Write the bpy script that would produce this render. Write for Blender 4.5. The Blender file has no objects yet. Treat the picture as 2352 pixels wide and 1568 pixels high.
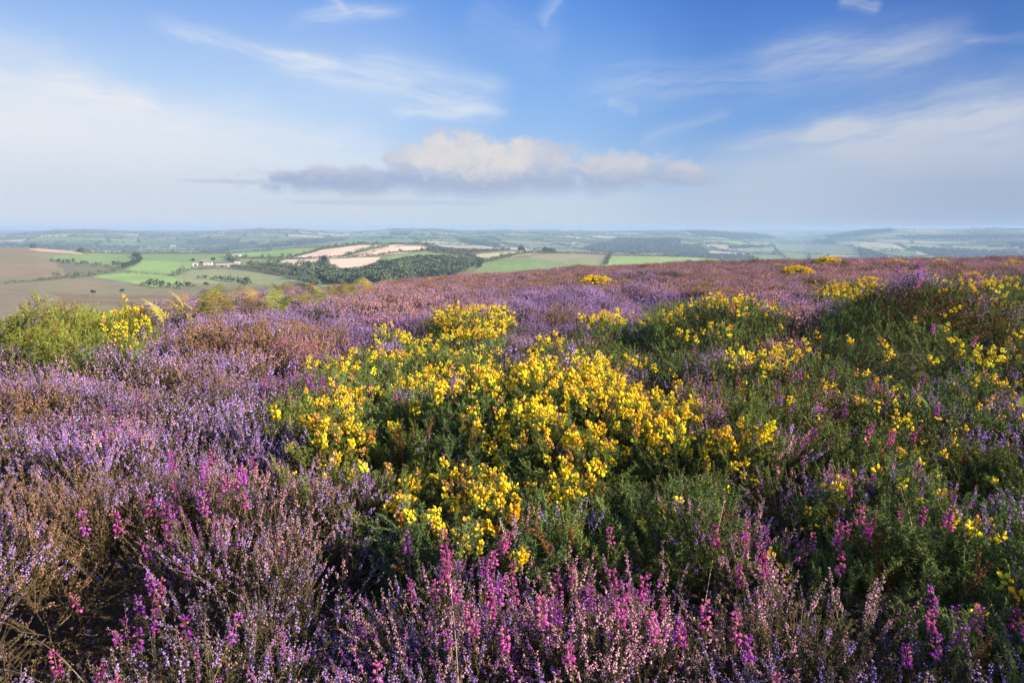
import bpy, math
import numpy as np
from mathutils import Vector

# ------------------------------------------------------------------ camera, light, exposure
S = 1024 / 2352.0              # traced photo coordinates (2352 wide) -> render pixels
FPX = 24.0 / 36.0 * 1024
YH = 525.0                     # eye level in the traced coordinates
PITCH = math.atan((341 - YH * S) / FPX)
CAMZ = 1.30
SUN_AZ, SUN_EL = math.radians(102), math.radians(22)
EXPOSURE = 1.55
SKY_STRENGTH = 0.06
HAZE = 1.8e-4

sc = bpy.context.scene
root_col = sc.collection
cam = bpy.data.cameras.new('camera'); cam.lens = 24; cam.sensor_width = 36
cam.clip_start = 0.05; cam.clip_end = 60000
cam_o = bpy.data.objects.new('camera', cam); root_col.objects.link(cam_o)
cam_o.location = (0, 0, CAMZ); cam_o.rotation_euler = (math.pi / 2 - PITCH, 0, 0)
sc.camera = cam_o
sc.view_settings.view_transform = 'Standard'; sc.view_settings.look = 'None'
sc.view_settings.exposure = EXPOSURE; sc.view_settings.gamma = 1
cy = sc.cycles
cy.max_bounces = 5; cy.diffuse_bounces = 3; cy.glossy_bounces = 1; cy.transmission_bounces = 3
cy.transparent_max_bounces = 4; cy.volume_bounces = 1; cy.use_denoising = True
cy.sample_clamp_indirect = 4.0

sun = bpy.data.lights.new('sun', 'SUN'); sun.energy = 5.0; sun.angle = math.radians(0.6)
sun.color = (1.0, 0.80, 0.60)
sun_o = bpy.data.objects.new('sun', sun); root_col.objects.link(sun_o)
to_sun = Vector((math.sin(SUN_AZ) * math.cos(SUN_EL), math.cos(SUN_AZ) * math.cos(SUN_EL), math.sin(SUN_EL)))
sun_o.rotation_euler = to_sun.to_track_quat('Z', 'Y').to_euler()
sun_o.location = (40, -10, 30)


class X:
    """a node socket with arithmetic"""
    nt = None
    def __init__(s, k): s.k = k
    @staticmethod
    def op(o, *a, clamp=False):
        n = X.nt.nodes.new('ShaderNodeMath'); n.operation = o; n.use_clamp = clamp
        for i, v in enumerate(a):
            if isinstance(v, X): X.nt.links.new(v.k, n.inputs[i])
            else: n.inputs[i].default_value = float(v)
        return X(n.outputs[0])
    def __add__(s, o): return X.op('ADD', s, o)
    __radd__ = __add__
    def __sub__(s, o): return X.op('SUBTRACT', s, o)
    def __rsub__(s, o): return X.op('SUBTRACT', o, s)
    def __mul__(s, o): return X.op('MULTIPLY', s, o)
    __rmul__ = __mul__
    def __truediv__(s, o): return X.op('DIVIDE', s, o)
    def __neg__(s): return s * -1.0
    def clamp(s): return X.op('ADD', s, 0.0, clamp=True)

def xmax(a, b): return X.op('MAXIMUM', a, b)
def xmin(a, b): return X.op('MINIMUM', a, b)
def xexp(a): return X.op('EXPONENT', a)
def sstep(x, a, b):
    n = X.nt.nodes.new('ShaderNodeMapRange'); n.interpolation_type = 'SMOOTHSTEP'
    X.nt.links.new(x.k, n.inputs[0]); n.inputs[1].default_value = a; n.inputs[2].default_value = b
    n.inputs[3].default_value = 0; n.inputs[4].default_value = 1
    return X(n.outputs[0])
def xvec(a, b, c=0.0):
    n = X.nt.nodes.new('ShaderNodeCombineXYZ')
    for i, v in enumerate((a, b, c)):
        if isinstance(v, X): X.nt.links.new(v.k, n.inputs[i])
        else: n.inputs[i].default_value = v
    return X(n.outputs[0])
def xnoise(v, scale, detail=4, rough=0.5, dist=0.0):
    n = X.nt.nodes.new('ShaderNodeTexNoise'); n.inputs['Scale'].default_value = scale
    n.inputs['Detail'].default_value = detail; n.inputs['Roughness'].default_value = rough
    n.inputs['Distortion'].default_value = dist
    X.nt.links.new(v.k, n.inputs['Vector'])
    return X(n.outputs[0])
def xmix(f, a, b, mode='MIX'):
    n = X.nt.nodes.new('ShaderNodeMix'); n.data_type = 'RGBA'; n.blend_type = mode
    for i, v in ((0, f), (6, a), (7, b)):
        if isinstance(v, X): X.nt.links.new(v.k, n.inputs[i])
        elif i == 0: n.inputs[0].default_value = v
        else: n.inputs[i].default_value = (*v, 1)
    return X(n.outputs[2])

# ------------------------------------------------------------------ geometry of the view, numpy
CP, SP = math.cos(PITCH), math.sin(PITCH)
def ray(Xp, Yp):
    a = (np.asarray(Xp, float) * S - 512) / FPX; b = (341 - np.asarray(Yp, float) * S) / FPX
    return np.stack([a, CP + b * SP, -SP + b * CP], -1)
def azt(Xp, Yp):               # azimuth and tangent of the angle below eye level
    d = ray(Xp, Yp); h = np.hypot(d[..., 0], d[..., 1])
    return np.arctan2(d[..., 0], d[..., 1]), -d[..., 2] / h
def project(P):
    x, y, z = P[..., 0], P[..., 1], P[..., 2] - CAMZ
    w = np.maximum(y * CP - z * SP, 1e-3); u = y * SP + z * CP
    return (x / w * FPX + 512) / S, (341 - u / w * FPX) / S

# ------------------------------------------------------------------ world: sky and its clouds
world = bpy.data.worlds.new('World'); sc.world = world; world.use_nodes = True
nt = world.node_tree; nt.nodes.clear(); X.nt = nt
tc = nt.nodes.new('ShaderNodeTexCoord'); sep = nt.nodes.new('ShaderNodeSeparateXYZ')
nt.links.new(tc.outputs['Generated'], sep.inputs[0])
dx, dy, dz = (X(o) for o in sep.outputs)
AZ = X.op('ARCTAN2', dx, dy) * (180 / math.pi)
EL = X.op('ARCSINE', X.op('MAXIMUM', X.op('MINIMUM', dz, 1.0), -1.0)) * (180 / math.pi)
sky = nt.nodes.new('ShaderNodeTexSky'); sky.sky_type = 'NISHITA'; sky.sun_disc = False
sky.sun_elevation = SUN_EL; sky.sun_rotation = SUN_AZ
sky.altitude = 300; sky.air_density = 1.0; sky.dust_density = 0.4; sky.ozone_density = 4.0
skyc = X(sky.outputs[0])
def ae(px, py):
    d = ray(px, py); h = math.hypot(d[0], d[1])
    return math.degrees(math.atan2(d[0], d[1])), math.degrees(math.atan2(d[2], h))
P0 = xvec(AZ, EL, 0)
warp = xnoise(P0, 0.12, 3, 0.5) - 0.5
warp2 = xnoise(xvec(AZ + 50, EL * 2.0, 3.0), 0.35, 4, 0.55) - 0.5
wisp = xnoise(xvec(AZ * 0.16 + EL * 0.10, EL * 0.9 - AZ * 0.12, 1.7), 1.0, 6, 0.62, 0.6)     # fibres
wispr = xnoise(xvec(AZ * 0.14 - EL * 0.12, EL * 0.95 - AZ * 0.26, 8.7), 1.0, 6, 0.62, 0.6)
def streak(x0, y0, x1, y1, w, amp, tex, w2=None, fade=0.18):
    a0, e0 = ae(x0, y0); a1, e1 = ae(x1, y1)
    L = math.hypot(a1 - a0, e1 - e0); ux, uy = (a1 - a0) / L, (e1 - e0) / L
    A = AZ - a0; E = EL + warp * 2.2 + warp2 * 0.8 - e0
    t = (A * ux + E * uy) / L; d = E * ux - A * uy
    ww = w if w2 is None else (w + t.clamp() * (w2 - w))
    q = d / ww
    fib = xnoise(xvec(t * (L * 0.10), d * 1.5, a0 * 3.7 + e0), 1.0, 5, 0.6, 0.35)
    tex = tex * 0.35 + fib * 0.65
    body = xexp(-(q * q)) * sstep(t, -0.02, fade) * (1.0 - sstep(t, 1.0 - fade, 1.02))
    return body * (0.2 + 0.8 * sstep(tex, 0.30, 0.66)) * amp * 1.15
parts = [
    streak(330, 40, 800, 150, 0.5, .50, wisp), streak(560, 110, 1170, 265, 0.7, .62, wisp, 1.3),
    streak(800, 130, 1190, 210, 0.9, .36, wisp), streak(880, 255, 1180, 258, 0.4, .5, wispr),
    streak(640, 42, 960, 18, 0.45, .55, wispr, fade=.4), streak(735, -20, 810, 34, 0.35, .35, wisp, fade=.4),
    streak(1240, 60, 1290, -10, 0.6, .3, wispr), streak(1060, 20, 1300, 120, 1.5, .16, wisp),
    streak(1300, 215, 2260, 95, 1.3, .34, wispr, 2.1), streak(1700, 130, 2280, 88, 1.0, .36, wispr),
    streak(2200, 100, 2420, 75, 0.35, .3, wispr),
    streak(1460, 330, 1690, 250, 0.5, .38, wispr), streak(1390, 240, 1470, 262, 0.35, .38, wispr),
    streak(1640, 340, 1990, 285, 0.6, .42, wispr), streak(1800, 335, 2400, 240, 1.4, .62, wispr, 2.4),
    streak(1880, 350, 2400, 330, 0.9, .55, wispr), streak(1850, 300, 2200, 270, 0.5, .5, wispr), streak(2050, 300, 2450, 235, 0.6, .6, wispr), streak(150, 200, 420, 262, .5, .3, wisp), streak(2000, 375, 2450, 410, 1.0, .5, wisp), streak(1920, 8, 2030, 14, 0.4, .45, wispr),
    streak(1600, 420, 2500, 360, 2.6, .6, wispr), streak(-150, 130, 500, 300, 1.5, .35, wisp),
    streak(-200, 230, 1000, 400, 2.4, .7, wisp), streak(60, 180, 360, 250, 1.0, .5, wisp)]
cir = parts[0]
for p in parts[1:]: cir = cir + p
# clear sky: Nishita, deepened away from the haze side as the photograph shows it
def srgb(r, g, b):
    f = lambda c: (c / 255 / 12.92 if c <= 10 else ((c / 255 + .055) / 1.055) ** 2.4) / (SKY_STRENGTH * 2 ** EXPOSURE)
    return (f(r), f(g), f(b))
def grad(f, cols, ps):
    out = cols[0]
    for i in range(1, len(cols)): out = xmix(sstep(f, ps[i - 1], ps[i]), out, cols[i])
    return out
azw = AZ + warp * 6
top_ = grad(azw, [srgb(120, 165, 236), srgb(118, 165, 238), srgb(88, 145, 230), srgb(62, 112, 205), srgb(46, 90, 178)], [-38, -15, 2, 18, 36])
mid_ = grad(azw, [srgb(185, 212, 244), srgb(186, 212, 246), srgb(140, 184, 240), srgb(100, 152, 222), srgb(78, 126, 200)], [-38, -15, 2, 18, 36])
low_ = grad(azw, [srgb(212, 226, 238), srgb(205, 222, 240), srgb(188, 212, 238), srgb(160, 190, 225), srgb(142, 172, 212)], [-38, -15, 2, 18, 36])
clear = xmix(sstep(EL, 1.0, 11.0), low_, xmix(sstep(EL, 9.0, 19.0), mid_, top_))
base = xmix(0.12, clear, skyc)
veil = sstep(EL + warp * 5.0 + warp2 * 3.0 + AZ * 0.20, 6.5, -1.0) * 0.90
veilr = sstep(EL + warp * 4.0 + warp2 * 1.6 - AZ * 0.22, 4.2, -3.0) * 0.85
band = xnoise(xvec(AZ * 0.10, EL * 1.1, 4.0), 1.0, 5, 0.6)
band2 = xnoise(xvec(AZ * 0.05, EL * 0.9, 14.0), 1.0, 5, 0.6)
cm = 1.0 - (1.0 - (cir * 1.0).clamp()) * (1.0 - (veil * (0.75 + band * 0.5)).clamp()) * (1.0 - (veilr * (0.35 + band2 * 1.1)).clamp())
vlow = grad(AZ, [srgb(210, 219, 232), srgb(207, 218, 230), srgb(203, 215, 226), srgb(188, 200, 218), srgb(166, 181, 207)], [-38, -15, 2, 18, 36])
vhi = grad(AZ, [srgb(232, 235, 241), srgb(226, 233, 243), srgb(214, 226, 242), srgb(196, 206, 222), srgb(196, 205, 222)], [-38, -15, 2, 18, 36])
veilcol = xmix(sstep(EL + warp, 1.5, 7.5), vlow, vhi)
c1 = xmix(cm, base, veilcol)
# the long flat cumulus over the valley
def blob(cx, cy_, rx, ry):
    a, e = ae(cx, cy_); a2, e2 = ae(cx + rx, cy_); a3, e3 = ae(cx, cy_ - ry)
    u = (AZ - a) / (a2 - a); v = (EL - e) / (e3 - e)
    return 1.0 - (u * u + v * v)
puff = xnoise(xvec(AZ, EL * 1.25, 9.0), 0.75, 7, 0.60, 0.3) - 0.5
puff2 = xnoise(xvec(AZ + 3.0, EL * 1.3, 2.0), 0.34, 5, 0.55, 0.2) - 0.5
fld = None
for b in [(900, 420, 345, 46), (1300, 425, 300, 40), (1130, 385, 270, 62), (1060, 358, 130, 74), (1190, 365, 190, 54), (1400, 388, 200, 50),
          (1540, 402, 120, 34), (720, 410, 130, 28), (1050, 440, 260, 26), (950, 375, 80, 52)]:
    k = blob(*b); fld = k if fld is None else xmax(fld, k)
a_, e_b = ae(1100, 458)
cden = sstep(fld + puff * 1.9 + puff2 * 1.2, -0.10, 0.85) * sstep(EL + puff2 * 1.6, e_b - 0.4, e_b + 1.5)
tail = sstep(blob(700, 420, 330, 10) + puff2 * 1.3, 0.0, 0.9) * 0.5
tail2 = sstep(blob(900, 465, 300, 9) + puff2 * 1.3, 0.0, 0.9) * 0.3
_, e_m = ae(1100, 408)
lit = sstep(EL + puff * 2.2 + puff2 * 2.5, e_m - 0.5, e_m + 1.3)
lite = (sstep(blob(1080, 360, 170, 70) + puff2 * 1.6 + puff * .6, -0.35, 0.8) * 0.85
        + sstep(blob(1420, 375, 190, 45) + puff2 * 2 + puff, 0.0, 0.9) * 0.35 + sstep(blob(640, 400, 60, 24) + puff, 0.0, .8) * .4).clamp()
shade = xmix(sstep(AZ, -25.0, 20.0), srgb(162, 179, 210), srgb(172, 185, 209))
shade = xmix(lit * 0.7, shade, srgb(204, 208, 220))
cc = xmix((lit * lite * (0.75 + puff * 1.0)).clamp(), shade, srgb(234, 228, 220))
c2 = xmix(xmax(cden * 0.96, xmax(tail, tail2) * (1.0 - cden)), c1, cc)
# below the horizon the dome only matters for bounce
c3 = xmix(sstep(EL, -0.5, -4.0), c2, srgb(90, 90, 85))
bg = nt.nodes.new('ShaderNodeBackground'); bg.inputs['Strength'].default_value = SKY_STRENGTH
nt.links.new(c3.k, bg.inputs['Color'])
wo = nt.nodes.new('ShaderNodeOutputWorld'); nt.links.new(bg.outputs[0], wo.inputs['Surface'])
world.cycles.sampling_method = 'MANUAL'; world.cycles.sample_map_resolution = 512

# ------------------------------------------------------------------ numpy noise
def _h(ix, iy, s):
    n = (ix.astype(np.int64) * 374761393 + iy.astype(np.int64) * 668265263 + s * 974634777) & 0x7fffffff
    n = ((n ^ (n >> 13)) * 1274126177) & 0x7fffffff
    return ((n ^ (n >> 16)) & 0xffffff) / float(0xffffff)
def vn(x, y, s=0):
    x = np.asarray(x, float); y = np.asarray(y, float)
    ix = np.floor(x); iy = np.floor(y); fx = x - ix; fy = y - iy
    fx = fx * fx * (3 - 2 * fx); fy = fy * fy * (3 - 2 * fy)
    a = _h(ix, iy, s); b = _h(ix + 1, iy, s); c = _h(ix, iy + 1, s); d = _h(ix + 1, iy + 1, s)
    return (a * (1 - fx) + b * fx) * (1 - fy) + (c * (1 - fx) + d * fx) * fy
def fbm(x, y, s=0, o=4, g=0.5):
    t = 0; a = 1; n = 0
    for i in range(o):
        t = t + a * vn(x * 2 ** i + 17.3 * i, y * 2 ** i - 9.1 * i, s + i); n += a; a *= g
    return t / n
def sm(x, a, b):
    t = np.clip((x - a) / (b - a), 0, 1); return t * t * (3 - 2 * t)
rng = np.random.default_rng(11)

# ------------------------------------------------------------------ the land
CH = 0.38                       # height of the heather canopy
CR = [(-600, 850, 13), (-200, 800, 13), (0, 785, 14), (180, 750, 15), (300, 724, 16), (540, 688, 19), (700, 674, 23), (880, 660, 30),
      (1100, 638, 40), (1300, 621, 50), (1640, 606, 65), (2000, 600, 72), (2352, 595, 75), (2800, 592, 75)]
_az, _k, _q = [], [], []
for px, py, D in CR:
    a, t = azt(px, py); q = (CAMZ - CH) / D ** 2
    _az.append(float(a)); _q.append(q); _k.append(float(t) - 2 * (CAMZ - CH) / D)
km, qm = (_k[0] + _k[-1]) / 2, (_q[0] + _q[-1]) / 2
_az = [-math.pi, _az[0] - .4] + _az + [_az[-1] + .4, math.pi]
_k = [km, _k[0]] + _k + [_k[-1], km]; _q = [qm, _q[0]] + _q + [_q[-1], qm]

def moor(x, y):
    r = np.hypot(x, y); az = np.arctan2(x, y)
    k = np.interp(az, _az, _k); q = np.interp(az, _az, _q)
    smax = 0.2; r1 = (smax - k) / (2 * q)
    z = np.where(r < r1, -(k * r + q * r * r), -(k * r1 + q * r1 * r1) - smax * (r - r1))
    return z
def T(px, py): return azt(px, py)[1]
def curve(pts):
    p = np.array(pts, float); a, t = azt(p[:, 0], p[:, 1]); return a, t
A_CR = curve([(-300, 566), (0, 568), (80, 569), (150, 574), (240, 580), (520, 581), (600, 577), (680, 568), (760, 562), (900, 559), (985, 563),
              (1060, 570), (1250, 575), (1450, 583), (1600, 591), (1800, 606), (2400, 640)])
B_CR = curve([(-300, 542), (0, 538), (70, 533), (130, 526), (230, 526), (330, 532), (430, 533), (520, 528), (600, 523), (690, 525), (800, 534), (860, 529), (900, 524), (1000, 524), (1060, 529), (1160, 526),
              (1250, 527), (1400, 532), (1500, 528), (1640, 527), (1700, 533), (1790, 545), (1850, 546), (1920, 537), (1980, 526), (2060, 524), (2130, 527), (2200, 525), (2280, 522), (2352, 524), (2700, 527)])
B_ST = curve([(-300, 575), (0, 578), (240, 585), (520, 588), (760, 572), (985, 575), (1250, 592), (1450, 604), (1600, 616), (2352, 628), (2700, 628)])
C_CR = curve([(-300, 529), (2700, 529)])
def far(x, y):
    r = np.hypot(x, y); az = np.arctan2(x, y); lr = np.log(np.maximum(r, 1.0))
    tA = np.interp(az, *A_CR); tB = np.interp(az, *B_CR); tS = np.interp(az, *B_ST); tC = np.interp(az, *C_CR)
    tV = np.maximum(tA + 0.075, 0.118)
    f = lambda a, b: np.clip((lr - math.log(a)) / (math.log(b) - math.log(a)), 0, 1)
    u = f(330, 1300)
    und = (fbm(x / 260, y / 260, 5, 3) - .5)
    t = tV + (tA - tV) * (1 - (1 - u) ** 1.35)
    t = t + und * 0.012 * np.sin(np.pi * u)
    d = f(1300, 2100); t2 = tA + (np.maximum(tS, tA + .004) - tA) * d * d * (3 - 2 * d) + 0.006 * np.sin(np.pi * d)
    t = np.where(lr > math.log(1300), t2, t)
    e = f(2100, 5600)
    und2 = fbm(x / 900 + 3, y / 900, 9, 3) - .5
    t3 = tS + (tB - tS) * e ** 0.85 + und2 * 0.030 * np.sin(np.pi * np.clip(e, 0, 1)) ** 0.8 * (0.4 + 0.6 * (1 - e))
    t3 = np.where(tS < tA + .004, np.maximum(t3, np.minimum(t3, 9)), t3)
    t = np.where(lr > math.log(2100), t3, t)
    g = f(5600, 6400); h = f(6400, 9000)
    t = np.where(lr > math.log(5600), tB + .002 * np.sin(np.pi * g) + (tC - tB) * h, t)
    t = np.maximum(t, -0.006)
    return CAMZ - r * t
def land(x, y):
    m = moor(x, y); r = np.hypot(x, y); f_ = far(x, y)
    w = sm(r, 200, 330)
    m2 = np.maximum(m, -95.0)
    hi = np.maximum(m2, f_)
    return np.where(r < 200, m2, m2 * (1 - w) + hi * w) * 1.0 if False else np.where(r < 150, m2, np.where(r < 330, m2 * (1 - w) + np.maximum(m2, f_) * w, np.where(f_ > -1e9, f_, m2)))
RR = np.exp(np.linspace(math.log(90), math.log(8900), 900))
def hitland(px, py, rmin=90):
    """world point where the sight line through a traced photo point meets the land"""
    d = ray(px, py); h = math.hypot(d[0], d[1]); t = -d[2] / h
    rr = RR[RR >= rmin]; x = d[0] / h * rr; y = d[1] / h * rr
    below = land(x, y) >= CAMZ - rr * t
    i = int(np.argmax(below)) if below.any() else len(rr) - 1
    r = rr[i]
    if i > 0:
        lo, hi = rr[i - 1], rr[i]
        for _ in range(12):
            m = .5 * (lo + hi)
            if land(np.array([d[0] / h * m]), np.array([d[1] / h * m]))[0] >= CAMZ - m * t: hi = m
            else: lo = m
        r = hi
    x, y = d[0] / h * r, d[1] / h * r
    return np.array([x, y, float(land(np.array([x]), np.array([y]))[0])])

# crop coordinates of the three enlarged views of the far land -> traced coordinates
def c1_(p): return [(x * .35157, 496.1 + y * .35157) for x, y in p]
def c2_(p): return [(735 + x * .35157, 496.1 + y * .35157) for x, y in p]
def c3_(p): return [(1525 + x * .35157, 496.1 + y * .35157) for x, y in p]

def mesh_from(name, V, F, mats, mi=None, attrs=None, smooth=False, parent=None):
    me = bpy.data.meshes.new(name)
    V = np.ascontiguousarray(V, np.float32); F = np.ascontiguousarray(F, np.int32)
    me.vertices.add(len(V)); me.vertices.foreach_set('co', V.ravel())
    k = F.shape[1]
    me.loops.add(F.size); me.loops.foreach_set('vertex_index', F.ravel())
    me.polygons.add(len(F)); me.polygons.foreach_set('loop_start', np.arange(0, F.size, k, dtype=np.int32))
    if mi is not None: me.polygons.foreach_set('material_index', np.ascontiguousarray(mi, np.int32))
    me.polygons.foreach_set('use_smooth', np.full(len(F), smooth))
    for m in mats: me.materials.append(m)
    for an, (ty, data) in (attrs or {}).items():
        at = me.attributes.new(an, ty, 'POINT')
        data = np.asarray(data, np.float32)
        if ty == 'FLOAT_COLOR':
            d4 = np.ones((len(V), 4), np.float32); d4[:, :3] = data; at.data.foreach_set('color', d4.ravel())
        else: at.data.foreach_set('value', data.ravel())
    me.update()
    return me
def obj(name, me, parent=None, loc=None):
    o = bpy.data.objects.new(name, me)
    root_col.objects.link(o)
    if parent is not None: o.parent = parent
    if loc is not None: o.location = loc
    return o
def tag(o, label=None, cat=None, group=None, kind=None):
    if label: o['label'] = label
    if cat: o['category'] = cat
    if group: o['group'] = group
    if kind: o['kind'] = kind
    return o
def thing(name, label, cat, loc, group=None):
    o = bpy.data.objects.new(name, None); o.empty_display_size = 0.1; root_col.objects.link(o)
    o.location = loc; return tag(o, label, cat, group)

# ------------------------------------------------------------------ materials
def newmat(name):
    m = bpy.data.materials.new(name); m.use_nodes = True; m.node_tree.nodes.clear(); X.nt = m.node_tree
    return m
def attr(name, kind='GEOMETRY', out=0):
    n = X.nt.nodes.new('ShaderNodeAttribute'); n.attribute_type = kind; n.attribute_name = name
    return X(n.outputs[out])
def pos():
    return X(X.nt.nodes.new('ShaderNodeNewGeometry').outputs['Position'])
def finish(m, col, rough=0.8, trans=0.0, spec=0.2, bump=None, bstr=0.3):
    nt = m.node_tree
    b = nt.nodes.new('ShaderNodeBsdfPrincipled'); nt.links.new(col.k, b.inputs['Base Color'])
    b.inputs['Roughness'].default_value = rough; b.inputs['Specular IOR Level'].default_value = spec
    out = nt.nodes.new('ShaderNodeOutputMaterial'); s = b.outputs[0]
    if bump is not None:
        bn = nt.nodes.new('ShaderNodeBump'); bn.inputs['Strength'].default_value = bstr
        nt.links.new(bump.k, bn.inputs['Height']); nt.links.new(bn.outputs[0], b.inputs['Normal'])
    if trans > 0:
        t = nt.nodes.new('ShaderNodeBsdfTranslucent'); nt.links.new(col.k, t.inputs['Color'])
        mx = nt.nodes.new('ShaderNodeMixShader'); mx.inputs[0].default_value = trans
        nt.links.new(s, mx.inputs[1]); nt.links.new(t.outputs[0], mx.inputs[2]); s = mx.outputs[0]
    nt.links.new(s, out.inputs['Surface'])
    return m
def scalecol(c, f):
    n = X.nt.nodes.new('ShaderNodeVectorMath'); n.operation = 'SCALE'
    X.nt.links.new(c.k, n.inputs[0]); X.nt.links.new(f.k, n.inputs['Scale']); return X(n.outputs[0])

def plantmat(name, src, kind, alt=None, altat=0.8, rough=0.7, trans=0.3, lo=0.6, hi=1.4):
    """base colour carried by the plant (src) varied leaf by leaf by 'var'"""
    m = newmat(name)
    c = attr(src, kind); v = attr('var', 'GEOMETRY', 2)
    c = scalecol(c, v * (hi - lo) + lo)
    if alt is not None: c = xmix(sstep(v, altat, altat + .06), c, alt)
    return finish(m, c, rough, trans)
MI = {}
for kd, sfx in (('INSTANCER', 'cover'), ('GEOMETRY', 'bush')):
    MI['hflower' + sfx] = plantmat('heather_flower_' + sfx, 'fcol', kd, (0.50, 0.27, 0.20), .82, trans=.45)
    MI['hleaf' + sfx] = plantmat('heather_leaf_' + sfx, 'gcol', kd, (0.20, 0.15, 0.07), .8, trans=.35)
    MI['spine' + sfx] = plantmat('gorse_spine_' + sfx, 'gcol', kd, (0.30, 0.27, 0.13), .88, trans=.45, rough=.55)
    MI['petal' + sfx] = plantmat('gorse_petal_' + sfx, 'fcol', kd, (0.80, 0.42, 0.10), .88, trans=.35, lo=.8, hi=1.25)
    MI['stem' + sfx] = plantmat('woody_stem_' + sfx, 'scol', kd, None, trans=0)

def simple(name, c0, c1, scale, rough=.9, detail=5, trans=0, bump=False):
    m = newmat(name); n = xnoise(pos(), scale, detail, .6)
    return finish(m, xmix(sstep(n, .3, .7), c0, c1), rough, trans, bump=n if bump else None)

# terrain: colours are the crops and rough ground themselves
m = newmat('land_surface'); c = attr('col')
n1 = xnoise(pos(), 0.05, 6, .6); n2 = xnoise(pos(), 0.006, 4, .6)
c = scalecol(c, n1 * 0.40 + n2 * 0.45 + 0.58)
M_LAND = finish(m, c, .95, spec=.1)
m = newmat('distant_tree_leaves'); oi = X.nt.nodes.new('ShaderNodeObjectInfo'); rd = X(oi.outputs['Random'])
M_TREE = finish(m, scalecol(xmix(sstep(xnoise(pos(), .25, 5, .6) + rd * .5, .4, 1.0), (0.045, 0.075, 0.048), (0.105, 0.145, 0.085)), rd * .6 + .75), .9, .15)
M_BARK = simple('tree_bark', (0.07, 0.055, 0.04), (0.13, 0.10, 0.08), 2.0)
M_WALLW = simple('rendered_wall', (0.48, 0.46, 0.42), (0.58, 0.56, 0.52), 0.5)
M_ROOF = simple('slate_roof', (0.14, 0.14, 0.15), (0.22, 0.21, 0.21), 0.8)
M_SHEET = simple('sheet_roof', (0.30, 0.29, 0.28), (0.40, 0.38, 0.36), 0.3)
M_STONE = simple('stone_wall', (0.22, 0.20, 0.17), (0.30, 0.27, 0.23), 1.0)
M_DOOR = simple('dark_opening', (0.03, 0.03, 0.035), (0.05, 0.05, 0.05), 1.0)
M_DIRT = simple('peaty_soil', (0.015, 0.011, 0.008), (0.045, 0.032, 0.020), 6.0, bump=True)

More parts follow.
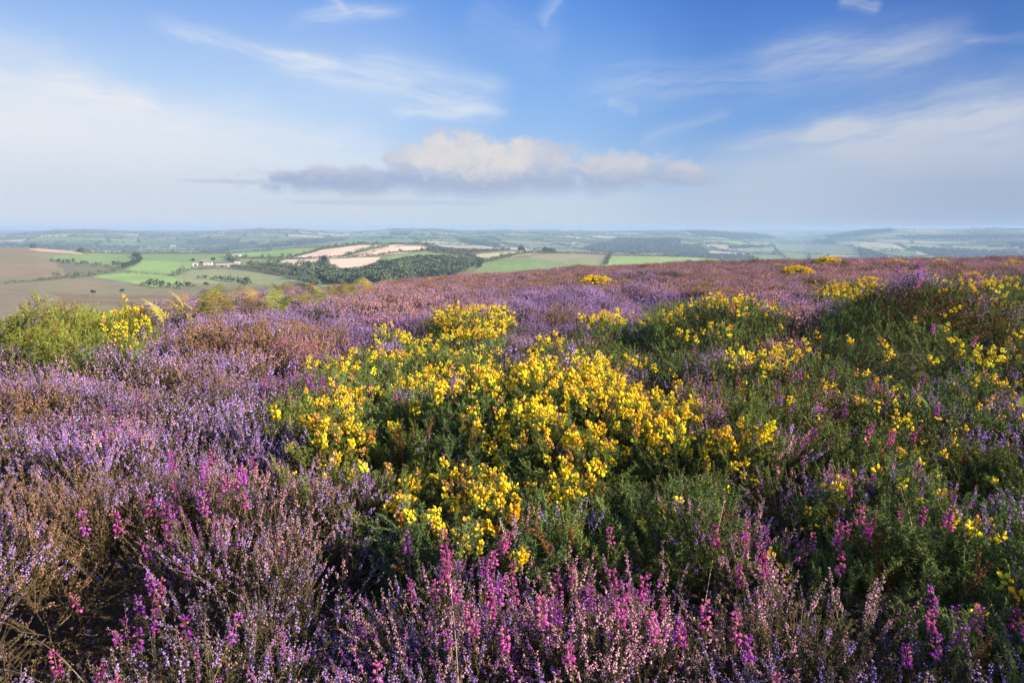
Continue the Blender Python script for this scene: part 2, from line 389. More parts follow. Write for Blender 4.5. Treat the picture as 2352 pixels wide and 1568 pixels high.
# ------------------------------------------------------------------ terrain sheet
GREEN, BRIGHT, DULL = (0.17, 0.26, 0.10), (0.22, 0.34, 0.115), (0.22, 0.26, 0.13)
TAN, PALE, MOORB, ROUGH = (0.62, 0.50, 0.38), (0.42, 0.42, 0.26), (0.225, 0.185, 0.12), (0.17, 0.18, 0.10)
DARKH = (0.065, 0.070, 0.045); YEL = (0.42, 0.43, 0.22)
FA = [
    (c1_([(-900, 190), (0, 203), (200, 208), (330, 243), (370, 290), (440, 350), (470, 400), (0, 445), (-900, 470)]), MOORB),
    (c1_([(190, 203), (330, 212), (540, 240), (520, 246), (330, 232), (200, 214)]), (0.42, 0.33, 0.25)),
    (c1_([(-900, 440), (0, 440), (250, 415), (450, 400), (620, 400), (900, 445), (1250, 470), (1500, 480), (1500, 520), (700, 520), (0, 470), (-900, 470)]), (0.185, 0.18, 0.11)),
    (c1_([(-900, 475), (0, 480), (280, 490), (420, 530), (300, 600), (0, 680), (-900, 700)]), (0.20, 0.175, 0.12)),
    (c1_([(420, 425), (560, 415), (720, 455), (600, 475), (450, 450)]), (0.205, 0.18, 0.12)),
    (c1_([(345, 300), (560, 318), (790, 340), (600, 385), (440, 400), (400, 330)]), (0.15, 0.15, 0.095)),
    (c1_([(300, 272), (420, 252), (620, 242), (880, 252), (892, 285), (860, 312), (790, 335), (560, 318), (400, 292)]), GREEN),
    (c1_([(920, 248), (1460, 247), (1500, 265), (1490, 292), (1260, 302), (935, 292)]), GREEN),
    (c1_([(930, 290), (1240, 302), (1290, 335), (1200, 368), (1130, 382), (870, 368), (810, 355), (880, 325)]), BRIGHT),
    (c1_([(600, 390), (820, 362), (1100, 384), (1200, 412), (1180, 452), (1000, 462), (880, 437)]), BRIGHT),
    (c1_([(1150, 392), (1260, 350), (1500, 345), (1650, 365), (1880, 395), (1960, 430), (1900, 455), (1600, 440), (1280, 440), (1200, 420)]), DULL),
    (c1_([(1950, 430), (2100, 425), (2240, 445), (2300, 460), (2100, 466)]), BRIGHT),
    (c1_([(1450, 248), (1700, 228), (1900, 210), (2110, 210), (1900, 270), (1700, 272)]), BRIGHT),
    (c1_([(1540, 278), (1800, 280), (1740, 312), (1600, 314)]), DULL),
    (c1_([(1910, 272), (2090, 222), (2350, 189), (2660, 187), (2530, 205), (2250, 268), (2090, 275)]), TAN),
    (c2_([(220, 265), (440, 205), (570, 193), (710, 193), (722, 215), (600, 236)]), TAN),
    (c2_([(-320, 312), (-220, 284), (0, 280), (390, 265), (370, 300), (280, 335), (100, 335), (-100, 324)]), TAN),
    (c2_([(100, 338), (280, 338), (240, 372), (140, 370)]), DULL),
    (c2_([(400, 292), (450, 262), (700, 225), (740, 240), (830, 250), (820, 272), (720, 282), (620, 277), (500, 315)]), GREEN),
    (c2_([(830, 262), (950, 268), (1040, 300), (1030, 335), (960, 345), (880, 300)]), GREEN),
    (c2_([(1060, 308), (1300, 265), (1870, 298), (1850, 330), (1400, 345), (1000, 385)]), GREEN),
    (c2_([(1290, 267), (1530, 246), (1890, 256), (1870, 297), (1400, 290)]), (0.24, 0.25, 0.15)),
    (c2_([(980, 252), (1250, 233), (1500, 239), (1230, 264), (1060, 272)]), PALE),
    (c2_([(1060, 272), (1230, 264), (1150, 280), (1060, 298), (1010, 262)]), GREEN),
    (c2_([(1895, 258), (2350, 266), (2900, 300), (2350, 330), (1860, 330)]), BRIGHT),
    (c2_([(720, 195), (1000, 185), (1230, 212), (1100, 232), (900, 240), (740, 225)]), (0.075, 0.080, 0.045)),
]
FB = [
    (c3_([(440, 190), (700, 178), (700, 190), (450, 208)]), PALE), (c3_([(450, 218), (715, 202), (735, 238), (560, 240)]), DULL),
    (c3_([(722, 183), (1190, 190), (1275, 225), (1270, 258), (745, 232)]), (0.19, 0.27, 0.12)),
    (c3_([(742, 236), (940, 246), (940, 310), (820, 310)]), GREEN), (c3_([(958, 247), (1060, 256), (1070, 310), (958, 310)]), GREEN),
    (c3_([(1072, 258), (1275, 262), (1300, 295), (1070, 305)]), DULL),
    (c3_([(1120, 172), (1200, 160), (1500, 176), (1590, 222), (1290, 208)]), YEL),
    (c3_([(1390, 150), (1600, 155), (1610, 176), (1400, 166)]), (0.38, 0.31, 0.24)),
    (c3_([(1630, 160), (1900, 168), (2080, 180), (1640, 176)]), (0.38, 0.31, 0.24)),
    (c3_([(1550, 180), (1800, 180), (1865, 216), (1600, 205)]), BRIGHT), (c3_([(1880, 190), (2130, 200), (2180, 222), (1900, 222)]), BRIGHT),
    (c3_([(1330, 215), (1640, 235), (1650, 258), (1380, 247)]), GREEN), (c3_([(1640, 225), (1760, 240), (1780, 262), (1680, 255)]), YEL),
    (c2_([(160, 112), (380, 118), (380, 124), (170, 124)]), (0.4, 0.36, 0.25)), (c2_([(1790, 125), (1960, 135), (1900, 145), (1780, 135)]), PALE),
    (c2_([(-140, 170), (100, 150), (700, 165), (560, 180), (160, 182), (-60, 205)]), GREEN),
]
WOODS_B = [c3_([(420, 200), (720, 190), (725, 198), (430, 214)]), c3_([(0, 215), (170, 190), (260, 210), (300, 255), (560, 262), (640, 300), (0, 300)]),
           c3_([(985, 155), (1110, 152), (1125, 178), (990, 172)]), c3_([(1270, 210), (1420, 250), (1480, 300), (1290, 300)]),
           c3_([(1600, 205), (1900, 222), (2300, 240), (2352, 270), (1800, 270), (1700, 240)]), c3_([(2260, 175), (2352, 170), (2352, 215), (2280, 205)]),
           c3_([(1040, 115), (1480, 84), (1500, 100), (1080, 150)]), c3_([(150, 95), (680, 120), (740, 145), (500, 150), (200, 120)]),
           c2_([(1700, 215), (1850, 170), (1960, 150), (2352, 150), (2352, 240), (1900, 240)]), c3_([(1500, 130), (2352, 125), (2352, 140), (1640, 150)]),
           c2_([(900, 150), (1080, 170), (1180, 190), (1160, 205), (940, 170)]), c1_([(1700, 205), (1900, 165), (2280, 145), (2260, 160), (1950, 190)]),
           c1_([(1300, 235), (1500, 190), (1700, 170), (1560, 215), (1400, 240)]), c1_([(0, 175), (500, 195), (480, 205), (0, 195)]), c2_([(460, 105), (600, 108), (560, 125), (470, 122)])]
def inpoly(x, y, poly):
    c = np.zeros(x.shape, bool); n = len(poly)
    for i in range(n):
        x0, y0 = poly[i]; x1, y1 = poly[(i + 1) % n]
        if y0 == y1: continue
        k = (y0 > y) != (y1 > y)
        c ^= k & (x < (x1 - x0) * (y - y0) / (y1 - y0) + x0)
    return c
def cellinfo(x, y, size, seed):
    """jittered cells of the far field pattern: id and distance to the border"""
    wx = x + 90 * (vn(x / 420, y / 420, seed) - .5); wy = y + 90 * (vn(x / 420 + 9, y / 420, seed + 1) - .5)
    ca, sa = math.cos(.35), math.sin(.35)
    gx = (wx * ca + wy * sa) / size; gy = (-wx * sa + wy * ca) / (size * .62)
    row = np.floor(gy); gx = gx + _h(row, row * 0 + 3, seed) * 1.0
    ix = np.floor(gx); fx = gx - ix; fy = gy - row
    w = (0.25 + 0.5 * _h(ix, row, seed + 5)); 
    side = fx > w
    idv = _h(ix * 2 + side, row, seed + 7)
    d = np.minimum(np.minimum(np.abs(fx - w), np.minimum(fx, 1 - fx)) * size, np.minimum(fy, 1 - fy) * size * .62)
    return idv, d
azs = np.concatenate([np.linspace(-math.pi, -.95, 60, endpoint=False), np.linspace(-.95, .95, 1500), np.linspace(.95, math.pi, 60)[1:-1]])
rs = np.concatenate([[0.01, .3, .6], np.linspace(.8, 8, 60), np.exp(np.linspace(math.log(8.2), math.log(330), 110)), np.exp(np.linspace(math.log(333), math.log(1750), 330)), np.exp(np.linspace(math.log(1760), math.log(7000), 330)), np.exp(np.linspace(math.log(7050), math.log(9000), 8))])
nA, nR = len(azs), len(rs)
AA, R2 = np.meshgrid(azs, rs)
gx, gy = (np.sin(AA) * R2).ravel(), (np.cos(AA) * R2).ravel()
gz = land(gx, gy)
gr = R2.ravel()
# near moor ground: small humps
near_amp = sm(gr, 90, 12)
gz = gz + near_amp * 0.05 * (fbm(gx / .9, gy / .9, 21, 3) - .5)
col = np.empty((len(gx), 3)); col[:] = ROUGH
nz = fbm(gx / 60, gy / 60, 33, 4); col *= (0.75 + .6 * nz)[:, None]
mx_ = sm(fbm(gx / 140, gy / 35, 41, 4), .45, .62)[:, None]
col = col * (1 - mx_) + np.array((0.175, 0.135, 0.085)) * mx_
mo = gr < 330
w_ = sm(gr, 90, 300)[:, None]
heath = np.array((0.10, 0.078, 0.055)) * (.6 + .8 * fbm(gx / 2, gy / 2, 8, 3))[:, None]
col = np.where(mo[:, None], heath * (1 - w_) + col * w_, col)
PX, PY = project(np.stack([gx, gy, gz], -1))
front = (gy > 5)
lay = (gr > 280) & (gr < 1330) & front
# slight wander of the traced borders
jx = 5.0 * (vn(gx / 40, gy / 40, 3) - .5); jy = 1.6 * (vn(gx / 30, gy / 30, 4) - .5)
for poly, cc_ in FA:
    rg_ = 1.0 if cc_ in (GREEN, BRIGHT, TAN, PALE, DULL) else 3.5
    k = np.zeros(len(gx), bool); k[lay] = inpoly((PX + jx * rg_)[lay], (PY + jy * rg_)[lay], poly)
    vv = (.9 + .2 * fbm(gx[k] / 30, gy[k] / 30, 77, 3))[:, None]
    if cc_ == MOORB:
        w3 = sm(fbm(gx[k] / 45, gy[k] / 110, 79, 4), .38, .62)[:, None]; col[k] = (np.array(MOORB) * w3 + np.array((0.19, 0.18, 0.10)) * (1 - w3)) * vv; continue
    if cc_ in (GREEN, BRIGHT): vv = vv * (0.92 + .16 * (vn(gx[k] / 7, gy[k] / 90, 12)))[:, None]
    col[k] = np.array(cc_) * vv
lb = gr >= 1330
idv, dist = cellinfo(gx[lb], gy[lb], 430, 3)
pal = np.array([GREEN, DULL, (0.10, 0.19, 0.06), BRIGHT, (0.14, .2, .08), GREEN, (0.10, 0.13, 0.06), PALE, DULL, (.12, .18, .08), TAN, (.08, .11, .05), GREEN, DULL])
cb = pal[(idv * len(pal)).astype(int) % len(pal)] * (.62 + .3 * vn(gx[lb] / 100, gy[lb] / 100, 5))[:, None]
# unfenced high moor on the left skyline
hm = (sm(PX[lb], 900, 300) * sm(gr[lb], 3800, 5000) * .8)[:, None]
cb = cb * (1 - hm) + np.array((0.13, 0.12, 0.085)) * hm
col[lb] = cb
for poly, cc_ in FB:
    k = np.zeros(len(gx), bool); k[lb] = inpoly((PX + jx)[lb], (PY + jy)[lb], poly)
    k &= (gr < 5700) & front
    col[k] = np.array(cc_) * .8
wb = np.zeros(len(gx), bool)
for poly in WOODS_B:
    k = np.zeros(len(gx), bool); k[lb] = inpoly((PX + jx)[lb], (PY + jy)[lb], poly); wb |= k & front
col[wb] = (0.045, 0.065, 0.03)
i0 = (np.arange(nR - 1)[:, None] * nA + np.arange(nA)[None, :]).ravel()
nxt = (np.arange(nR - 1)[:, None] * nA + (np.arange(nA)[None, :] + 1) % nA).ravel()
F = np.stack([i0, nxt, nxt + nA, i0 + nA], -1)[:, ::-1]
me = mesh_from('ground', np.stack([gx, gy, gz], -1), F, [M_LAND], None, {'col': ('FLOAT_COLOR', col)}, smooth=True)
tag(obj('ground', me), kind='structure')

# ------------------------------------------------------------------ mesh building blocks (triangles, vectorised)
class MB:
    def __init__(s): s.V, s.F, s.M, s.A, s.n = [], [], [], [], 0
    def add(s, V, F, mat, var):
        V = np.asarray(V).reshape(-1, 3); s.V.append(V); s.F.append(np.asarray(F) + s.n)
        s.M.append(np.full(len(F), mat)); s.A.append(np.broadcast_to(np.asarray(var, float), (len(V),)).copy() if np.ndim(var) < 1 or len(np.atleast_1d(var)) != len(V) else var)
        s.n += len(V)
    def arrays(s): return np.concatenate(s.V), np.concatenate(s.F), np.concatenate(s.M), np.concatenate(s.A)
def unit(v): return v / np.maximum(np.linalg.norm(v, axis=-1, keepdims=True), 1e-9)
def frame(D, roll=None):
    D = unit(D); h = np.where(np.abs(D[:, 2:3]) < .9, np.array([[0, 0, 1.]]), np.array([[1., 0, 0]]))
    a = unit(np.cross(D, h)); b = np.cross(D, a)
    if roll is None: roll = rng.uniform(0, 2 * math.pi, len(D))
    c, s_ = np.cos(roll)[:, None], np.sin(roll)[:, None]
    return D, a * c + b * s_, b * c - a * s_
def rep(F, n, k): return (F[None] + (np.arange(n) * k)[:, None, None]).reshape(-1, 3)
def vrep(n, k): return np.repeat(rng.random(n), k)
def leaves(mb, P, D, L, Wd, mat, fold=.3, roll=None, belly=.45):
    n = len(P); D, a, b = frame(D, roll); L = np.broadcast_to(L, n)[:, None]; Wd = np.broadcast_to(Wd, n)[:, None]
    m = P + D * L * belly
    V = np.stack([P, m + a * Wd / 2 + b * Wd * fold, P + D * L, m - a * Wd / 2 + b * Wd * fold], 1)
    mb.add(V, rep(np.array([[0, 1, 2], [0, 2, 3]]), n, 4), mat, vrep(n, 4))
def spines(mb, P, D, L, w, mat):
    n = len(P); D, a, b = frame(D); L = np.broadcast_to(L, n)[:, None]
    V = np.stack([P + a * w, P - a * w * .5 + b * w * .87, P - a * w * .5 - b * w * .87, P + D * L], 1)
    mb.add(V, rep(np.array([[0, 1, 3], [1, 2, 3], [2, 0, 3]]), n, 4), mat, vrep(n, 4))
def octa(mb, P, D, R, L, mat):
    n = len(P); D, a, b = frame(D); R = np.broadcast_to(R, n)[:, None]; L = np.broadcast_to(L, n)[:, None]
    m = P + D * L * .45
    V = np.stack([P, m + a * R, m + b * R, m - a * R, m - b * R, P + D * L], 1)
    f = np.array([[0, 2, 1], [0, 3, 2], [0, 4, 3], [0, 1, 4], [5, 1, 2], [5, 2, 3], [5, 3, 4], [5, 4, 1]])
    mb.add(V, rep(f, n, 6), mat, vrep(n, 6))
def lathe(mb, P, D, prof, mat, k=5, flat=1.0):
    """prof: list of (t along, radius) metres"""
    n = len(P); D, a, b = frame(D); ang = np.arange(k) * 2 * math.pi / k; rings = []
    for t, r in prof:
        rings.append(P[:, None] + D[:, None] * t + a[:, None] * (r * np.cos(ang))[None, :, None] + b[:, None] * (r * flat * np.sin(ang))[None, :, None])
    V = np.concatenate(rings, 1); f = []
    for j in range(len(prof) - 1):
        for i in range(k):
            q = j * k + i; w = j * k + (i + 1) % k
            f += [[q, w, w + k], [q, w + k, q + k]]
    mb.add(V, rep(np.array(f), n, k * len(prof)), mat, vrep(n, k * len(prof)))
def tube(mb, pts, r0, r1, mat, k=3):
    pts = np.asarray(pts); n = len(pts); d = unit(np.gradient(pts, axis=0)); D, a, b = frame(d, np.zeros(n))
    ang = np.arange(k) * 2 * math.pi / k; r = np.linspace(r0, r1, n)[:, None, None]
    V = pts[:, None] + r * (a[:, None] * np.cos(ang)[None, :, None] + b[:, None] * np.sin(ang)[None, :, None]); f = []
    for j in range(n - 1):
        for i in range(k):
            q = j * k + i; w = j * k + (i + 1) % k; f += [[q, w, w + k], [q, w + k, q + k]]
    mb.add(V, np.array(f), mat, rng.random())
def bez(p0, d0, L, bend, n=7):
    """a stem from p0 starting in direction d0, bending by vector bend"""
    t = np.linspace(0, 1, n)[:, None]; return np.asarray(p0) + np.asarray(d0) * L * t + np.asarray(bend) * L * t * t
def along(pts, t):
    n = len(pts) - 1; i = np.clip((t * n).astype(int), 0, n - 1); f = (t * n - i)[:, None]
    return pts[i] * (1 - f) + pts[i + 1] * f, unit(pts[i + 1] - pts[i])
def rdir(n, zmin=-1., zmax=1.):
    z = rng.uniform(zmin, zmax, n); a = rng.uniform(0, 2 * math.pi, n); s_ = np.sqrt(1 - z * z)
    return np.stack([s_ * np.cos(a), s_ * np.sin(a), z], -1)

# material slots inside plant meshes: 0 flower, 1 leaf, 2 stem
def heather_spray(lod, flower=1.0, spikes=8, height=.30, spread=.10):
    """ling heather: a woody shoot that forks into upright leafy branchlets with small flowers at the top"""
    mb = MB(); z = np.array([0, 0, 1.])
    lean = rdir(1, 0, .2)[0] * .15
    main = bez((0, 0, 0), unit(z + lean), height * .55, lean * .3)
    tube(mb, main, .0022, .0014, 2)
    for i in range(spikes):
        t0 = rng.uniform(.25, 1); p, _ = along(main, np.array([t0])); p = p[0]
        out = rdir(1, 0, .1)[0]; d = unit(z * 1.0 + out * rng.uniform(.2, 1.15))
        L = (height - p[2]) * rng.uniform(.8, 1.12); br = bez(p, d, L, -out * .12 + z * .1)
        tube(mb, br, .0012, .0006, 2)
        sl = rng.uniform(.22, .38) * L if flower > .3 else .12 * L     # length of flowering part
        t_f = 1 - sl / L
        nl = int((70 if lod == 0 else 26) * (L / .2))
        t = rng.uniform(.05, t_f + .15, nl).clip(0, 1); P, dd = along(br, t); D = unit(dd * .9 + rdir(nl) * .9)
        leaves(mb, P, D, rng.uniform(.006, .012, nl) * (1 if lod == 0 else 1.7), .0024 * (1 if lod == 0 else 1.9), 1, .2)
        nf = int((34 if lod == 0 else 14) * (sl / .09) * flower)
        if nf:
            t = t_f + (1 - t_f) * rng.random(nf) ** .9; P, dd = along(br, t)
            D = unit(rdir(nf, -.4, .9) + dd * .3); P = P + D * .002
            sz = (1.15 - .5 * (t - t_f) / (1 - t_f)) * (1 if lod == 0 else 1.6)
            octa(mb, P, D, .0026 * sz, .0054 * sz, 0)
        nt_ = 5
        P, dd = along(br, rng.uniform(.93, 1, nt_)); leaves(mb, P, unit(dd + rdir(nt_) * .4), .006, .002, 1)
    return mb
def heather_tuft(flower=1.0, n=34, height=.3, spread=.2):
    """a whole heather plant for the middle distance and beyond"""
    mb = MB()
    for i in range(n):
        a = rng.uniform(0, 6.28); rr = spread * math.sqrt(rng.random()); p = np.array([rr * math.cos(a) * .7, rr * math.sin(a) * .7, 0])
        out = np.array([math.cos(a), math.sin(a), 0]) * rr / spread; hh = height * (1 - .35 * (rr / spread) ** 2) * rng.uniform(.8, 1.12)
        br = bez(p, unit(np.array([0, 0, 1]) + out * .45), hh, out * .06, 4)
        nl = 16; P, dd = along(br, rng.uniform(.25, .9, nl)); leaves(mb, P, unit(dd + rdir(nl) * .8), .022, .010, 1)
        nf = int(10 * flower)
        if nf:
            P, dd = along(br, rng.uniform(.66, 1, nf)); D = unit(dd + rdir(nf) * 1.0); octa(mb, P, D, .0048, .011, 0)
    return mb
def gorse_shoot(lod, L=.15):
    """upright shoot set all round with stiff green spines"""
    mb = MB(); lean = rdir(1, 0, .1)[0] * rng.uniform(0, .25)
    st = bez((0, 0, 0), unit(np.array([0, 0, 1.]) + lean), L, -lean * .3)
    tube(mb, st, .0022, .001, 1)
    n = 75 if lod == 0 else 26
    t = rng.uniform(.06, 1, n); P, dd = along(st, t); D = unit(rdir(n) * 1.0 + dd * rng.uniform(.0, .7, (n, 1)))
    ln = rng.uniform(.55, 1.1, n) * (.026 - .010 * t) * (1 if lod == 0 else 1.25); w = .0012 if lod == 0 else .0020
    spines(mb, P, D, ln, w, 1)
    # branched spines: smaller needles on the longer ones
    m_ = n if lod == 0 else n // 2; q = P[:m_] + D[:m_] * ln[:m_, None] * .35
    spines(mb, q, unit(D[:m_] + rdir(m_) * .9), ln[:m_] * .55, w * .8, 1)
    for k in range(2 if lod == 0 else 1):
        tb = rng.uniform(.3, .7); p, d0 = along(st, np.array([tb])); b = bez(p[0], unit(d0[0] + rdir(1, 0, .5)[0] * .8), L * .45, np.array([0, 0, .2]), 4)
        tube(mb, b, .0014, .0007, 1); nb = n // 2; tt = rng.uniform(.1, 1, nb); P, dd = along(b, tt)
        spines(mb, P, unit(rdir(nb) + dd * .7), rng.uniform(.008, .016, nb), w, 1)
    return mb
def gorse_flowers(n, lod, L=.07):
    """head of pea flowers clustered up a spiny shoot, base at the origin"""
    mb = MB(); z = np.array([0, 0, 1.]); st = np.stack([np.zeros(6), np.zeros(6), np.linspace(0, L, 6)], -1)
    tube(mb, st, .002, .001, 1)
    t = np.sort(rng.uniform(0.05, .95, n)); a = np.arange(n) * 2.4 + rng.uniform(0, .6, n)
    out = np.stack([np.cos(a), np.sin(a), np.zeros(n)], -1); up = (.35 + .9 * t)[:, None]
    D = unit(out + z * up + rdir(n) * .2); P = z * (t * L)[:, None] + D * .006
    s_ = rng.uniform(.95, 1.35, n)
    if lod == 0:
        for k in range(n):   # keel and wings: a plump closed pair; banner petal standing behind them
            pk = P[k:k + 1]; dk = D[k:k + 1]; u = s_[k]
            lathe(mb, pk, dk, [(0, .0012 * u), (.004 * u, .0034 * u), (.010 * u, .0040 * u), (.0155 * u, .0006 * u)], 0, 5, .75)
            bn = unit(dk + z * .55)
            leaves(mb, pk, bn, .0165 * u, .0125 * u, 0, .25, belly=.6)
            leaves(mb, pk, unit(dk - z * .35 + rdir(1) * .2), .0125 * u, .006 * u, 0, .3)
            leaves(mb, np.repeat(pk, 2, 0), unit(dk + rdir(2) * .35), .0085 * u, .005 * u, 3, .3)
    else:
        octa(mb, P, D, .0055 * s_, .017 * s_, 0)
        leaves(mb, P, unit(D + z * .5), .016, .011, 0)
    ns = 36 if lod == 0 else 10
    tt = rng.random(ns); q = z * (tt * L * 1.15)[:, None]; spines(mb, q, unit(rdir(ns) + z * .6), rng.uniform(.012, .02, ns), .0008, 1)
    return mb
def bell_stem(n=18, L=.16):
    """bell heather: a wiry stem in whorls of dark needles, crowned by hanging urn-shaped bells"""
    mb = MB(); z = np.array([0, 0, 1.]); lean = rdir(1, 0, .1)[0] * rng.uniform(0, .22)
    st = bez((0, 0, 0), unit(z + lean), L, -lean * .4, 9); return mb, st, n
def bell_parts():
    mb, st, _ = bell_stem(L=rng.uniform(.15, .2)); tube(mb, st, .0012, .0007, 2)
    n = 90; t = np.repeat(np.linspace(.03, .66, n // 3), 3); P, dd = along(st, t); leaves(mb, P, unit(rdir(n) + dd * .9), .0075, .0016, 1, .1)
    fl = MB(); nb = rng.integers(24, 36); t = np.sort(rng.uniform(.64, .99, nb)); P, dd = along(st, t)
    out = rdir(nb, -.05, .05); s_ = (1.2 - .45 * (t - .6) / .4)
    D = unit(out + np.array([0, 0, -.55]) + dd * (t[:, None] - .6) * 3.2); P = P + out * .005
    for k in range(nb):
        u = s_[k]; lathe(fl, P[k:k + 1], D[k:k + 1], [(0, .0008 * u), (.0014 * u, .0026 * u), (.0042 * u, .0030 * u), (.0068 * u, .0017 * u), (.0078 * u, .0023 * u)], 0, 6)
    return mb, fl
def frond(L=.45, n=13):
    """bracken: arching stalk, paired side fronds cut into narrow leaflets"""
    stm = MB(); lf = MB(); side = np.array([1., 0, 0]); st = bez((0, 0, 0), (0, -.25, .95), L, (0, .55, -.25), 14)
    tube(stm, st, .0035, .0012, 0, 4)
    for i in range(n):
        t = .28 + .72 * (i + .5) / n; p, dd = along(st, np.array([t])); pl = L * .42 * (1 - ((t - .28) / .74)) ** .8 * min(1, .55 + i * .18)
        for s_ in (-1, 1):
            d = unit(side * s_ + dd[0] * .45 + np.array([0, 0, -.1]))
            b = bez(p[0], d, pl, np.array([0, 0, -.15]) + rdir(1)[0] * .12, 5); k = max(4, int(pl / .007))
            tt = np.linspace(.04, .98, k); P, d2 = along(b, tt); nrm = unit(np.cross(np.repeat(dd, k, 0), d2))
            wl = .022 * (1 - tt) ** .7 * (pl / (L * .42)) + .004
            for q in (-1, 1):
                dd2 = unit(np.cross(nrm, d2) * q + d2 * .5 + rdir(k) * .12); leaves(lf, P, dd2, wl, .0085, 0, .1, roll=np.zeros(k))
            tube(lf, b, .001, .0005, 0)
    return stm, lf

def proto_col(name, mbs, mats):
    """keep prototype meshes in a collection of their own that is not part of the scene"""
    c = bpy.data.collections.new(name)
    for i, mb in enumerate(mbs):
        V, F, M, A = mb.arrays(); me = mesh_from('%s_%02d' % (name, i), V, F, mats, M, {'var': ('FLOAT', A)})
        o = bpy.data.objects.new('%s_%02d' % (name, i), me); c.objects.link(o)
    return c
def cover(name, col_, P, rot, scl, idx, fcol, gcol, scol):
    me = bpy.data.meshes.new(name); n = len(P); me.vertices.add(n); me.vertices.foreach_set('co', np.asarray(P, np.float32).ravel())
    def at(nm, ty, d, key):
        a = me.attributes.new(nm, ty, 'POINT'); a.data.foreach_set(key, np.ascontiguousarray(d).ravel())
    at('rot', 'FLOAT_VECTOR', rot.astype(np.float32), 'vector'); at('scl', 'FLOAT', scl.astype(np.float32), 'value'); at('idx', 'INT', idx.astype(np.int32), 'value')
    for nm, c in (('fcol', fcol), ('gcol', gcol), ('scol', scol)):
        d = np.ones((n, 4), np.float32); d[:, :3] = c; at(nm, 'FLOAT_COLOR', d, 'color')
    g = bpy.data.node_groups.new(name, 'GeometryNodeTree'); g.interface.new_socket('Geometry', in_out='INPUT', socket_type='NodeSocketGeometry'); g.interface.new_socket('Geometry', in_out='OUTPUT', socket_type='NodeSocketGeometry')
    N = g.nodes.new; gi = N('NodeGroupInput'); go = N('NodeGroupOutput'); ip = N('GeometryNodeInstanceOnPoints'); ci = N('GeometryNodeCollectionInfo')
    ci.inputs['Collection'].default_value = col_; ci.inputs['Separate Children'].default_value = True; ci.inputs['Reset Children'].default_value = True
    ip.inputs['Pick Instance'].default_value = True
    def na(nm, ty):
        q = N('GeometryNodeInputNamedAttribute'); q.data_type = ty; q.inputs['Name'].default_value = nm; return q.outputs['Attribute']
    e2r = N('FunctionNodeEulerToRotation'); L = g.links.new
    L(gi.outputs[0], ip.inputs['Points']); L(ci.outputs[0], ip.inputs['Instance']); L(na('idx', 'INT'), ip.inputs['Instance Index'])
    L(na('rot', 'FLOAT_VECTOR'), e2r.inputs[0]); L(e2r.outputs[0], ip.inputs['Rotation']); L(na('scl', 'FLOAT'), ip.inputs['Scale']); L(ip.outputs[0], go.inputs[0])
    o = obj(name, me); md = o.modifiers.new('spread', 'NODES'); md.node_group = g
    return o
def rotm(rx, ry, rz):
    cx, sx, cy_, sy, cz, sz = np.cos(rx), np.sin(rx), np.cos(ry), np.sin(ry), np.cos(rz), np.sin(rz)
    return np.stack([np.stack([cz * cy_, cz * sy * sx - sz * cx, cz * sy * cx + sz * sx], -1),
                     np.stack([sz * cy_, sz * sy * sx + cz * cx, sz * sy * cx - cz * sx], -1),
                     np.stack([-sy, cy_ * sx, cy_ * cx], -1)], -2)
def bake(name, mbs, idx, P, rot, scl, mats, cols, origin=(0, 0, 0)):
    """join many placed copies of plant pieces into the one mesh of one plant"""
    Vs, Fs, Ms, As, Cs = [], [], [], [], {k: [] for k in cols}; n0 = 0
    arr = [m.arrays() for m in mbs]; Rm = rotm(rot[:, 0], rot[:, 1], rot[:, 2])
    for k in range(len(mbs)):
        sel = np.where(idx == k)[0]
        if not len(sel): continue
        V, F, M, A = arr[k]; nv = len(V)
        W_ = np.einsum('nij,vj->nvi', Rm[sel], V) * scl[sel][:, None, None] + (P[sel] - np.asarray(origin))[:, None]
        Vs.append(W_.reshape(-1, 3)); Fs.append((F[None] + (np.arange(len(sel)) * nv)[:, None, None]).reshape(-1, 3) + n0)
        Ms.append(np.tile(M, len(sel))); As.append(np.tile(A, len(sel))); n0 += nv * len(sel)
        for c in cols: Cs[c].append(np.repeat(cols[c][sel], nv, 0))
    at = {'var': ('FLOAT', np.concatenate(As))}
    for c in cols: at[c] = ('FLOAT_COLOR', np.concatenate(Cs[c]))
    return mesh_from(name, np.concatenate(Vs), np.concatenate(Fs), mats, np.concatenate(Ms), at)

# ------------------------------------------------------------------ canopy of the moor
def basehit(px, py, dz=CH):
    """point on the level heather canopy seen through a traced photo point"""
    d = ray(px, py); h = math.hypot(d[0], d[1]); t = -d[2] / h
    rr = np.exp(np.linspace(math.log(.5), math.log(90), 900)); x = d[0] / h * rr; y = d[1] / h * rr
    b = moor(x, y) + dz >= CAMZ - rr * t; i = int(np.argmax(b)) if b.any() else int(np.argmin(np.abs(moor(x, y) + dz - (CAMZ - rr * t))))
    return np.array([x[i], y[i]]), rr[i]
